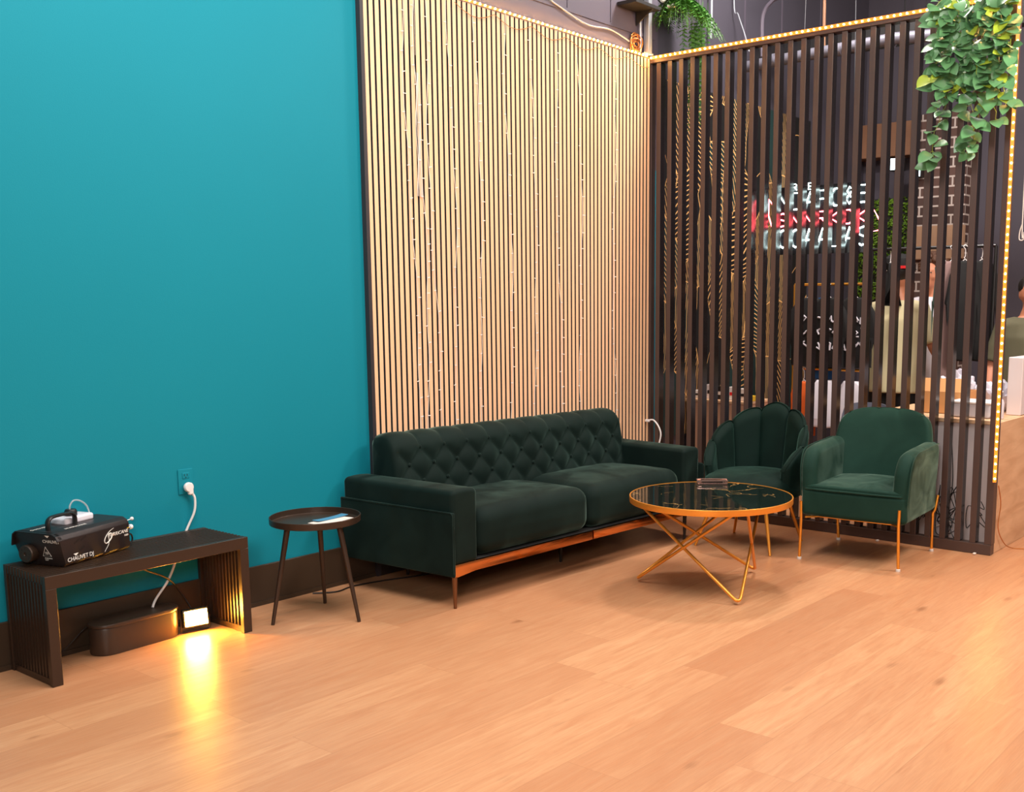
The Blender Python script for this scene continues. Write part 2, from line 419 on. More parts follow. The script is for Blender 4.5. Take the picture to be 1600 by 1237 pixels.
M_velvet3 = mat('deep_green_velvet_shell', (0.0024, 0.0120, 0.0092, 1), 0.72, sheen=0.18, sheen_tint=(0.35, 0.75, 0.6, 1), noise=0.35, nscale=5, spec=0.12, sheen_rough=0.35)
M_velvet2 = mat('green_velvet_armchair', (0.008, 0.034, 0.024, 1), 0.72, sheen=0.38, sheen_tint=(0.6, 0.85, 0.7, 1), noise=0.35, nscale=5, spec=0.15, sheen_rough=0.35)
M_gold = mat('gold_metal', sc(240, 172, 74), 0.28, metal=0.9)
M_goldp = mat('gold_satin_paint', sc(238, 158, 62), 0.36, metal=0.6)
M_copper = mat('polished_copper_rail', sc(226, 150, 92), 0.12, metal=1.0)
M_bench = mat('dark_bronze_metal', sc(62, 46, 36), 0.38, metal=0.35, spec=0.5)
M_dkmetal = mat('dark_metal', sc(44, 38, 36), 0.42, metal=0.4)
M_fog = mat('black_powder_coat', sc(42, 34, 34), 0.42, metal=0.3, bump=0.05, bscale=300)
M_blackp = mat('black_plastic', sc(26, 24, 24), 0.4)
M_brownp = mat('dark_brown_plastic', sc(62, 46, 36), 0.38)
M_white = mat('white_plastic', sc(236, 230, 228), 0.35)
M_whitel = mat('white_laminate', sc(226, 214, 214), 0.4)
M_print = mat('white_print', sc(240, 234, 226), 0.5)
M_yprint = mat('yellow_print', sc(230, 180, 30), 0.5)
M_tank = mat('translucent_white_tank', sc(228, 222, 230), 0.3)
M_clear = mat('clear_tube', sc(190, 200, 205), 0.1, spec=0.8, alpha=0.55)
M_steel = mat('grey_galvanised_steel', sc(176, 180, 188), 0.4, metal=0.6)
M_bronze = mat('bronze_leg_metal', sc(128, 92, 66), 0.3, metal=0.9)
M_foot = mat('clear_foot_cap', sc(220, 214, 208), 0.2)
M_led = mat('warm_led', (1, .6, .25, 1), 0.5, emis=(1.0, 0.50, 0.13, 1), estr=330)
M_tape = mat('amber_led_halo_tape', (0.10, .035, .006, 1), 0.4, emis=(1.0, 0.24, 0.02, 1), estr=1.5)  # glowing tape stands in for the orange halo around the diodes
M_lamp = mat('amber_flood_lens', (1, .7, .3, 1), 0.4, emis=(1.0, 0.46, 0.055, 1), estr=380)
M_nw = mat('neon_white', (1, 1, 1, 1), 0.4, emis=(0.75, 1.0, 0.98, 1), estr=14)
M_np = mat('neon_red', (1, .2, .3, 1), 0.4, emis=(1.0, 0.10, 0.12, 1), estr=22)
M_cool = mat('cool_lit_panel', (1, 1, 1, 1), 0.4, emis=(0.7, 0.95, 1.0, 1), estr=6)
M_leaf = mat('pothos_leaf', sc(84, 130, 84), 0.32, noise=0.45, nscale=9, spec=0.5)
M_leafy = mat('yellow_green_leaf', sc(150, 170, 50), 0.35, noise=0.25, nscale=9)
M_fern = mat('fern_leaf', sc(70, 120, 44), 0.45, noise=0.5, nscale=14)
M_moss = mat('moss_leaf', sc(104, 140, 34), 0.6, noise=0.5, nscale=18)
M_skin = mat('warm_brown_skin', sc(196, 128, 96), 0.5, noise=0.05, nscale=6)
M_hairb = mat('black_hair', sc(26, 20, 18), 0.5)
M_hairc = mat('brown_curly_hair', sc(84, 52, 34), 0.6, bump=0.8, bscale=90)
M_beige = mat('cream_tshirt_cloth', sc(214, 202, 160), 0.85, noise=0.06, nscale=5)
M_olive = mat('olive_tshirt_cloth', sc(88, 84, 62), 0.85, noise=0.06, nscale=5)
M_blackc = mat('black_cloth', sc(20, 19, 20), 0.85)
M_greyc = mat('grey_mauve_cloth', sc(140, 112, 108), 0.85)
M_tealc = mat('grey_green_cloth', sc(88, 112, 104), 0.85)
M_whitec = mat('white_cloth', sc(220, 214, 222), 0.85)
M_bluec = mat('blue_cloth', sc(30, 84, 140), 0.85)
M_orange = mat('orange_cloth', sc(220, 96, 28), 0.7)
M_red = mat('red_band', sc(226, 24, 30), 0.6)
M_card = mat('cardboard', sc(206, 148, 92), 0.8)
M_bag = mat('white_carrier_bag', sc(206, 200, 210), 0.35)
M_bin = mat('frosted_plastic_bin', sc(206, 204, 212), 0.25, alpha=0.75)
M_paper = mat('white_paper', sc(232, 216, 206), 0.6)
M_bluep = mat('blue_print_paper', sc(70, 130, 165), 0.5)
M_ceil = mat('dark_ceiling_paint', sc(52, 48, 54), 0.8)
M_gwall = mat('grey_chair_shell', sc(92, 94, 108), 0.5)
M_rose = mat('rose_metal_tray', sc(230, 190, 176), 0.15, metal=0.9)
M_wirel = mat('pale_wire', sc(222, 210, 200), 0.5)
M_copw = mat('copper_wire', sc(190, 120, 60), 0.35, metal=0.7)
M_woodband = mat('tan_timber', sc(132, 92, 66), 0.6, noise=0.2, nscale=5)
M_stone = mat('tan_stone', sc(176, 140, 112), 0.8, noise=0.2, nscale=6)

# ------------------------------------------------------------ room shell
bm = NB(); box(bm, -9.5, 6.5, -9.0, 2.2, -0.06, 0.0); struct('floor', bm, M_floor)
bm = NB(); box(bm, -9.5, -2.553, 0.0, 0.12, 0, 4.9); struct('wall_left', bm, M_teal)
bm = NB(); box(bm, -2.553, 0.09, 0.0, 0.12, 0, 4.9); box(bm, 0.09, 0.12, 0.0, 0.12, 0, 4.9)
struct('wall_corner', bm, M_darkwall)
bm = NB(); box(bm, 0.12, 3.72, 0.0, 0.12, 0, 4.9); struct('wall_store_side', bm, mat('dark_grey_shop_wall', sc(66, 62, 72), 0.6, noise=0.15, nscale=1.5))
bm = NB()
for xs in (0.55, 1.3, 1.9, 2.6): box(bm, xs, xs + 0.014, -0.006, 0.001, 3.14, 4.9)
struct('trim_3', bm, M_darkwall)
bm = NB(); box(bm, 3.6, 3.72, -6.0, 2.2, 0, 4.9); struct('wall_back', bm, mat('dark_store_wall', sc(70, 64, 74), 0.6, noise=0.1, nscale=1.5))
bm = NB(); box(bm, 0.12, 3.72, 2.1, 2.2, 0, 4.9); struct('wall_far', bm, M_black)
bm = NB(); box(bm, -9.5, 6.5, -9.0, 2.2, 4.9, 5.0); struct('ceiling', bm, M_ceil)
bm = NB(); box(bm, -9.5, 3.72, -9.1, -9.0, 0, 4.9); struct('wall_front', bm, mat('light_grey_wall', sc(190, 184, 178), 0.7))
bm = NB(); box(bm, -9.6, -9.5, -9.0, 0.1, 0, 4.9); struct('wall_side', bm, mat('pale_wall', sc(200, 194, 186), 0.7))
bm = NB(); box(bm, -9.5, -2.553, -0.014, -0.0005, 0.0005, 0.204, 0.003); box(bm, -9.5, -2.553, -0.020, -0.013, 0.0005, 0.022)
struct('baseboard_left', bm, M_base)
bm = NB(); box(bm, -2.5515, -0.006, -0.036, -0.0225, 0.0005, 0.19, 0.003); struct('baseboard_back', bm, mat('black_baseboard', sc(34, 26, 22), 0.5))
bm = NB(); box(bm, -2.575, -2.552, -0.034, -0.0005, 0.0005, 3.214); struct('trim_1', bm, mat('black_trim', sc(48, 42, 46), 0.5))
# seams on the dark wall above the slats
bm = NB()
box(bm, -2.55, 0.08, -0.006, 0.001, 3.345, 3.365)
for xs in (-2.1, -1.5, -0.88, -0.43): box(bm, xs, xs + 0.012, -0.005, 0.001, 3.36, 4.9)
struct('trim_2', bm, M_darkwall)

bm = NB(); box(bm, 0.075, 0.105, -0.004, -0.0005, 0.25, 2.45); struct('trim_4', bm, M_teal)

# ------------------------------------------------------------ oak slat panels (four, each 0.64 wide)
POS = ['leftmost', 'second from the left', 'third from the left', 'rightmost']
for k in range(4):
    x0 = -2.552 + 0.638 * k
    t = thing('oak_slat_panel', 'pale oak vertical slat panel behind the sofa, ' + POS[k] + ' of four', 'slat panel', (x0 + 0.319, 0, 0), 0, 'oak slat panels on the lounge wall')
    bm = NB(); box(bm, -0.318, 0.318, -0.010, -0.0005, 0.0005, 3.2); obj('felt_backing', bm, M_felt, t, False)
    bm = NB()
    for i in range(16):
        a = -0.319 + 0.0065 + i * 0.0399
        box(bm, a, a + 0.0262, -0.022, -0.0095, 0.001, 3.2)
    for f in bm.faces:
        f.normal_update(); f.material_index = 0 if abs(f.normal.y) > 0.9 else 1
    obj('slats', bm, (M_slat, M_felt), t, False)

# LED helper
def led_run(name, label, P0, P1, n, off, tape_w):
    t = thing(name, label, 'led strip', P0, 0, 'warm led strips')
    d = Vector(P1) - Vector(P0); L = d.length; dn = d.normalized()
    bm = NB(); o = Vector(off)
    side = dn.cross(o).normalized() * tape_w / 2
    th = o.normalized() * 0.003
    vs = [[bm.verts.new(q) for q in (p - side, p + side, p + side + th, p - side + th)] for p in (Vector((0, 0, 0)), d)]
    for i in range(4): bm.faces.new((vs[0][i], vs[0][(i + 1) % 4], vs[1][(i + 1) % 4], vs[1][i]))
    bm.faces.new(vs[0][::-1]); bm.faces.new(vs[1])
    obj('tape', bm, M_tape, t, False)
    first = None
    for i in range(n):
        p = d * ((i + 0.5) / n) + th * 1.6
        if first is None:
            bm = NB(); bmesh.ops.create_icosphere(bm, subdivisions=2, radius=0.0052)
            first = obj('led', bm, M_led, t); first.location = p
        else:
            c = first.copy(); C.objects.link(c); c.parent = t; c.location = p
    return t
led_run('led_strip', 'glowing warm led strip along the top edge of the oak slat wall', (-2.55, -0.022, 3.2125), (-0.03, -0.022, 3.2125), 60, (0, -1, 0.6), 0.022)
led_run('led_strip', 'glowing warm led strip along the top rail of the dark batten screen', (-0.012, -0.02, 3.205), (-0.012, -2.54, 3.205), 62, (-1, 0, 0), 0.022)
led_run('led_strip', 'glowing warm led strip running down the free end post of the batten screen', (-0.010, -2.5615, 3.20), (-0.010, -2.5615, 0.45), 62, (-1, -0.6, 0), 0.020)

# ------------------------------------------------------------ batten screen
scr = thing('batten_screen', 'tall dark brown vertical batten screen between lounge and shop', 'partition', (0, 0, 0))
bm = NB(); box(bm, -0.008, 0.062, -2.556, -0.025, 3.170, 3.214, 0.002, 1); obj('top_rail', bm, M_batten, scr, False)
bm = NB(); box(bm, -0.002, 0.062, -2.556, -0.001, 0.001, 0.065, 0.002, 1); obj('bottom_rail', bm, M_batten, scr, False)
bm = NB(); box(bm, 0.0, 0.064, -2.558, -2.515, 0.0655, 3.1695, 0.002, 1); obj('end_post', bm, M_batten, scr, False)
bm = NB(); box(bm, 0.004, 0.055, -0.032, -0.003, 0.0655, 3.1695, 0.002, 1); obj('wall_post', bm, M_batten, scr, False)
b0 = None
for k in range(-1, 25):
    y = -0.169 - 0.0940 * k
    if b0 is None:
        bm = NB(); box(bm, 0.001, 0.063, -0.037, 0.0, 0.0655, 3.1695, 0.002, 1); 
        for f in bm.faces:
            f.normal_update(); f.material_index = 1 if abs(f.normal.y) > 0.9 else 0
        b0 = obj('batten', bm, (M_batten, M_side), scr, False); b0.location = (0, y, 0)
    else:
        c = b0.copy(); C.objects.link(c); c.parent = scr; c.location = (0, y, 0)
#@@PART2
# ------------------------------------------------------------ sofa
def make_sofa():
    A = Vector((-2.767, -0.843)); B = Vector((-0.748, -0.909)); a = math.atan2(B.y - A.y, B.x - A.x)
    t = thing('sofa', 'long dark green velvet sofa with a button tufted back and copper base rail', 'sofa', (A.x, A.y, 0), a)
    W = 2.14; D = 0.80; V = M_velvet
    def flare(s, y): return (-0.075 if s == 0 else 0.05) * y / D
    for s, nm in ((0, 'left'), (1, 'right')):
        x0 = 0.018 if s == 0 else W - 0.19
        cx = x0 + 0.086
        def dfm(c, s=s):
            # slight crown on the top, back end dips a touch
            z = c.z + (0.008 * (1 - (c.x / 0.086) ** 2) if c.z > 0.1 else 0)
            return Vector((c.x + flare(s, c.y + D / 2 + 0.01), c.y, z))
        bm = NB(); rbox(bm, cx, D / 2 + 0.01, 0.400, 0.172, D - 0.02, 0.375, 0.024, n=8, deform=dfm); obj('arm', bm, V, t, angle=60)
        xs = 0.0 if s == 0 else W - 0.016
        bm = NB(); rbox(bm, xs + 0.008, D / 2 + 0.0, 0.3245, 0.018, D + 0.0, 0.323, 0.006, n=6, seg=2, deform=lambda c, s=s: Vector((c.x + flare(s, c.y + D / 2), c.y, c.z))); o = obj('side_panel', bm, V, t, angle=60)
        bm = NB()
        xx = -0.001 if s == 0 else W + 0.001
        tube(bm, [(xx + flare(s, D - 0.02), D - 0.02, 0.484), (xx, 0.012, 0.484), (xx, 0.003, 0.478), (xx, 0.001, 0.47), (xx, 0.001, 0.18)], 0.0035, 6); obj('piping', bm, V, o)
    # seats
    for k in range(2):
        x0 = 0.195 + k * 0.8725; x1 = x0 + 0.8685
        hw = (x1 - x0) / 2
        def dfm(c, hw=hw):
            u = c.x / hw; v = (c.y) / 0.36
            z = c.z
            if z > 0: z += 0.026 * (1 - u ** 4) * (1 - v * v * 0.7) - 0.012 * (v + 1) * 0.5
            y = c.y
            if c.y < -0.2: y -= 0.012 * (1 - u ** 2) * (1 - abs(c.z) / 0.14)
            return Vector((c.x, y, z))
        bm = NB(); rbox(bm, (x0 + x1) / 2, 0.345, 0.345, x1 - x0 - 0.002, 0.65, 0.245, 0.075, n=14, seg=6, deform=dfm); obj('seat_cushion', bm, V, t, angle=70)
    # base platform (dark underside) and copper rail
    bm = NB(); box(bm, 0.02, W - 0.02, 0.03, D - 0.02, 0.180, 0.222, 0.004, 1); obj('base', bm, M_blackc, t, False)
    for (a0, a1) in ((0.016, 1.058), (1.068, W - 0.016)):
        bm = NB()
        if a0 < 0.5: pts = [(a0, 0.222), (a0, 0.158), (a0 + 0.02, 0.158), (a0 + 0.14, 0.172), (a1, 0.172), (a1, 0.222)]
        else: pts = [(a0, 0.222), (a0, 0.172), (a1 - 0.14, 0.172), (a1 - 0.02, 0.158), (a1, 0.158), (a1, 0.222)]
        M = Matrix(((1, 0, 0, 0), (0, 0, 1, 0), (0, 1, 0, 0), (0, 0, 0, 1)))
        prism(bm, pts, 0.008, 0.028, 0.002, M=M); obj('base_rail', bm, M_copper, t, angle=30)
    for (lx, ly, h) in ((0.022, 0.018, 0.16), (1.98, 0.03, 0.18), (1.062, 0.26, 0.18), (0.30, D - 0.08, 0.18), (W - 0.2, D - 0.08, 0.18)):
        bm = NB(); tube(bm, [(lx, ly, 0.001), (lx, ly, h)], [0.008, 0.014], 10); obj('leg', bm, M_bronze if lx < 0.1 else M_dkmetal, t)
    # tufted back: local frame, x along, leaning face
    x0, x1 = 0.105, 2.005
    nu, nv = 220, 46
    P = 0.170; zb, zt = 0.42, 0.812
    zrows = [0.735, 0.645, 0.555]
    RY, RZ = 0.105, 0.110
    CY, CZ = 0.672, zt - 0.110
    AE = pi * 0.5
    def prof(v):
        if v < 0.60:
            k = v / 0.60; return Vector((0, 0.520 + (CY - RY - 0.520) * k, zb + (CZ - zb) * k)), Vector((0, -1, 0.17)).normalized()
        if v < 0.84:
            a = (v - 0.60) / 0.24 * AE
            return Vector((0, CY - RY * cos(a), CZ + RZ * sin(a))), Vector((0, -cos(a), sin(a)))
        if v < 0.92:
            k = (v - 0.84) / 0.08; a = k * pi / 2
            return Vector((0, CY + 0.045 + 0.05 * sin(a), zt - 0.05 + 0.05 * cos(a))) if k > 0.3 else Vector((0, CY + 0.045 * k / 0.3, zt)), Vector((0, sin(a), cos(a)))
        k = (v - 0.92) / 0.08
        return Vector((0, CY + 0.095, zt - 0.05 - 0.34 * k)), Vector((0, 1, 0))
    def f(u, v, k):
        x = x0 + (x1 - x0) * u
        p, n = prof(v); z = p.z
        ed = min(u, 1 - u) * (x1 - x0)
        rnd = 0.022 * (1 - sqrt(max(0, 1 - (1 - min(ed, 0.03) / 0.03) ** 2)))
        uu = (x - x0 - 0.02) / P
        q = (z - 0.735) / 0.18
        if v < 0.66 and z <= 0.735:
            h = (abs(sin(pi * (uu + q))) * abs(sin(pi * (uu - q)))) ** 0.72
            h *= 1
        elif v < 0.88:
            h = abs(sin(pi * uu)) ** 0.55
            h = h * 1.0
        else: h = 0.6 * abs(sin(pi * uu)) ** 0.6
        if ed < 0.05: h = h * ed / 0.05 + 0.7 * (1 - ed / 0.05)
        fade = 1 if v > 0.06 else v / 0.06
        p = p + n * ((0.020 if v < 0.62 else 0.016) * (h - 0.75) * fade - rnd)
        p.x = x
        sh = 1 - sqrt(max(0.0, 1 - (1 - min(ed, 0.05) / 0.05) ** 2))
        if p.z > 0.62: p.z -= sh * 0.035 * min(1, (p.z - 0.62) / 0.2)
        return p
    bm = NB(); grid_surf(bm, f, nu, nv)
    # close the ends
    bm.verts.ensure_lookup_table()
    loops = [[bm.verts[i * (nv + 1) + j] for j in range(nv + 1)] for i in (0, nu)]
    for loop in loops:
        cpt = bm.verts.new(sum((v.co for v in loop), Vector()) / len(loop))
        for j in range(nv): bm.faces.new((loop[j], loop[j + 1], cpt))
        bm.faces.new((loop[nv], loop[0], cpt))
    bk = obj('tufted_back', bm, V, t, angle=80)
    bt = None
    for r, zr in enumerate((0.735, 0.645, 0.555)):
        for i in range(0, 12):
            x = x0 + 0.02 + P * (i + (0.5 if r == 1 else 0))
            if x < x0 + 0.06 or x > x1 - 0.05: continue
            kk = min(1, (zr - zb) / (CZ - zb)); y = 0.520 + (CY - RY - 0.520) * kk + 0.012 + (0.004 if zr > CZ else 0)
            if bt is None:
                bm = NB(); bmesh.ops.create_uvsphere(bm, u_segments=12, v_segments=8, radius=0.011); 
                for v in bm.verts: v.co.y *= 0.6
                bt = obj('button', bm, V, bk); bt.location = (x, y, zr)
            else:
                c = bt.copy(); C.objects.link(c); c.parent = bk; c.location = (x, y, zr)
    return t
make_sofa()

# ------------------------------------------------------------ coffee table
def make_coffee():
    cx, cy = -1.60, -1.588; t = thing('coffee_table', 'round coffee table with black marble top and crossed gold rod legs', 'table', (cx, cy, 0))
    R = 0.432; zt = 0.492
    bm = NB(); lathe(bm, [(0, zt - 0.010), (R - 0.006, zt - 0.010), (R - 0.006, zt - 0.001), (R - 0.008, zt), (0, zt)], 96); obj('table_top', bm, M_marble, t, False)
    bm = NB(); lathe(bm, [(R - 0.005, zt - 0.030), (R, zt - 0.030), (R + 0.001, zt - 0.028), (R + 0.001, zt + 0.001), (R, zt + 0.002), (R - 0.005, zt + 0.002), (R - 0.005, zt - 0.030)], 96); obj('rim', bm, M_goldp, t, angle=30)
    feet = [Vector((-1.779, -1.221, 0)), Vector((-1.842, -1.918, 0)), Vector((-1.194, -1.633, 0))]
    feet = [f - Vector((cx, cy, 0)) for f in feet]
    tops = [Vector((f.x, f.y, 0)).normalized() * 0.40 for f in feet]
    ctr = Vector((0, 0, 0))
    def rodtop(i, j):
        # tops sit beside the corner, one rod to each side
        a = math.atan2(tops[j].y, tops[j].x); b = math.atan2(feet[i].y, feet[i].x)
        d = (b - a + pi) % (2 * pi) - pi
        a2 = a + (0.10 if d > 0 else -0.10)
        return Vector((0.405 * cos(a2), 0.405 * sin(a2), zt - 0.026))
    for i in range(3):
        j, k = (i + 1) % 3, (i + 2) % 3
        F = feet[i]; T1 = rodtop(i, j); T2 = rodtop(i, k); r = 0.0085
        Fz = Vector((F.x, F.y, r + 0.001))
        d1 = (T1 - Fz).normalized(); d2 = (T2 - Fz).normalized(); bis = (d1 + d2).normalized()
        V0 = Fz - Vector((bis.x, bis.y, 0)) * 0.0
        q = []
        for s in range(7):
            tt = s / 6; p = (1 - tt) ** 2 * (V0 + d1 * 0.05) + 2 * tt * (1 - tt) * (V0 - bis * 0.008 * 0) + tt * tt * (V0 + d2 * 0.05)
            p.z = max(p.z, r + 0.001); q.append(p)
        bm = NB(); tube(bm, [T1] + q + [T2], r, 12); obj('leg', bm, M_goldp, t)
    return t
make_coffee()

# ------------------------------------------------------------ small tray on coffee table
def make_tray():
    t = thing('trinket_tray', 'small shiny rose metal tray on the black marble table', 'tray', (-1.285, -1.395, 0.4925), R_(-52))
    bm = NB(); box(bm, -0.085, 0.085, -0.035, 0.035, 0.0, 0.006, 0.002, 1); obj('tray_base', bm, M_rose, t, False)
    bm = NB()
    for y in (-0.032, 0.032): tube(bm, [(-0.085, y, 0.020), (0.085, y, 0.020)], 0.004, 8)
    for x in (-0.085, 0.085): tube(bm, [(x, -0.032, 0.020), (x, 0.032, 0.020)], 0.004, 8)
    for x in (-0.082, 0.082):
        for y in (-0.032, 0.032): tube(bm, [(x, y, 0.004), (x, y, 0.020)], 0.0035, 8)
    obj('rail', bm, M_rose, t)
    bm = NB(); rbox(bm, 0, 0, 0.012, 0.12, 0.036, 0.010, 0.003, n=3, seg=2); obj('card_stack', bm, M_dkmetal, t)
make_tray()

# ------------------------------------------------------------ side table
def make_side():
    cx, cy = -3.243, -0.403; t = thing('side_table', 'small round dark metal tray table with three splayed legs beside the sofa', 'table', (cx, cy, 0))
    R = 0.212; z = 0.500
    bm = NB(); lathe(bm, [(0, z - 0.034), (R - 0.008, z - 0.034), (R - 0.001, z - 0.030), (R, z - 0.002), (R - 0.002, z), (R - 0.004, z - 0.001), (R - 0.005, z - 0.026), (R - 0.010, z - 0.029), (0, z - 0.029)], 72); obj('tray_top', bm, M_bench, t, angle=30)
    for f in ((-3.462, -0.344), (-3.083, -0.237), (-3.179, -0.624)):
        v = Vector((f[0] - cx, f[1] - cy, 0)); tp = v.normalized() * 0.135
        bm = NB(); tube(bm, [(v.x, v.y, 0.0015), (tp.x, tp.y, z - 0.034)], [0.0085, 0.0145], 14); obj('leg', bm, M_bench, t)
    return t
make_side()
def flat_sheet(name, label, cat, loc, rz, sx, sy, m, th=0.0008, curl=0.0):
    t_bm = NB()
    grid_surf(t_bm, lambda u, v, k: Vector(((u - .5) * sx, (v - .5) * sy, curl * (u - .5) ** 2 * 4 + (th if k else 0))), 8, 2, thick=1)
    o = obj(name, t_bm, m, None, False); o.location = loc; o.rotation_euler = (0, 0, rz); return tag(o, label, cat)
flat_sheet('flyer', 'white paper flyer lying on the small round dark side table', 'flyer', (-3.190, -0.452, 0.4715), R_(12), 0.20, 0.11, M_paper)
flat_sheet('brochure', 'narrow blue folded brochure on top of the white flyer', 'brochure', (-3.165, -0.415, 0.4735), R_(6), 0.19, 0.045, M_bluep, 0.002, 0.004)

# ------------------------------------------------------------ shell chair
def make_shell():
    t = thing('shell_chair', 'dark green velvet shell chair with scalloped channel back and gold legs', 'chair', (-0.600, -1.265, 0), R_(180 + 5))
    # local: +x is the chair's front
    V = M_velvet3
    def seat_d(c):
        r = sqrt(c.x ** 2 + c.y ** 2)
        z = c.z + (0.022 * max(0, 1 - (r / 0.28) ** 2) if c.z > 0 else 0)
        return Vector((c.x, c.y, z))
    bm = NB()
    Rs = 0.302
    prof = [(0, 0.315), (Rs - 0.05, 0.315), (Rs - 0.02, 0.325), (Rs - 0.002, 0.35), (Rs, 0.385), (Rs - 0.006, 0.42), (Rs - 0.03, 0.445), (Rs - 0.08, 0.462), (Rs - 0.16, 0.472), (0, 0.476)]
    lathe(bm, prof, 64)
    for v in bm.verts:
        if v.co.x > 0: v.co.x *= 1.10
    obj('seat', bm, V, t, angle=70)
    # back shell with channels
    TH = 118
    nl = 7
    def f(u, v, k):
        th = R_(-TH + 2 * TH * u)     # 0 = rear
        lob = u * nl; fr = lob - math.floor(lob); bul = sqrt(max(0, 1 - (2 * fr - 1) ** 2)) if 0 < fr < 1 else 0
        a = abs(th) / R_(TH)
        env = 0.850 - 0.34 * a ** 1.5
        H = env + 0.028 * (bul - 0.4) * (1.3 - 0.3 * a)
        z = 0.33 + (H - 0.33) * v
        flare = 0.07 * ((z - 0.33) / 0.5) * (1 - 0.35 * a)
        R = 0.292 + flare
        # thin rounded top edge
        topk = max(0, (v - 0.86) / 0.14); th_full = 0.062 * sqrt(max(0.02, 1 - topk ** 2))
        rin = R - th_full * (0.55 + 0.45 * bul) if not k else R + 0.004 - 0.03 * (1 - sqrt(max(0, 1 - topk ** 2)))
        rin_x = rin * 1.0
        edge = max(0, (a - 0.93) / 0.07)
        if k: rin -= 0.02 * edge
        return Vector((-rin * cos(th) * 0.98, rin * sin(th), z))
    bm = NB(); grid_surf(bm, f, 140, 28, thick=1); obj('channelled_back', bm, V, t, angle=75)
    o = t
    M = Matrix.Translation((-0.600, -1.265, 0)) @ Matrix.Rotation(R_(185), 4, 'Z'); Mi = M.inverted()
    for fx, fy in ((-0.856, -1.005), (-0.385, -1.002), (-0.82, -1.517), (-0.333, -1.47)):
        p = Mi @ Vector((fx, fy, 0.001)); tp = Vector((p.x * 0.66, p.y * 0.66, 0.318))
        bm = NB(); tube(bm, [p, tp], [0.008, 0.0135], 12); obj('leg', bm, M_goldp, t)
    return t
make_shell()

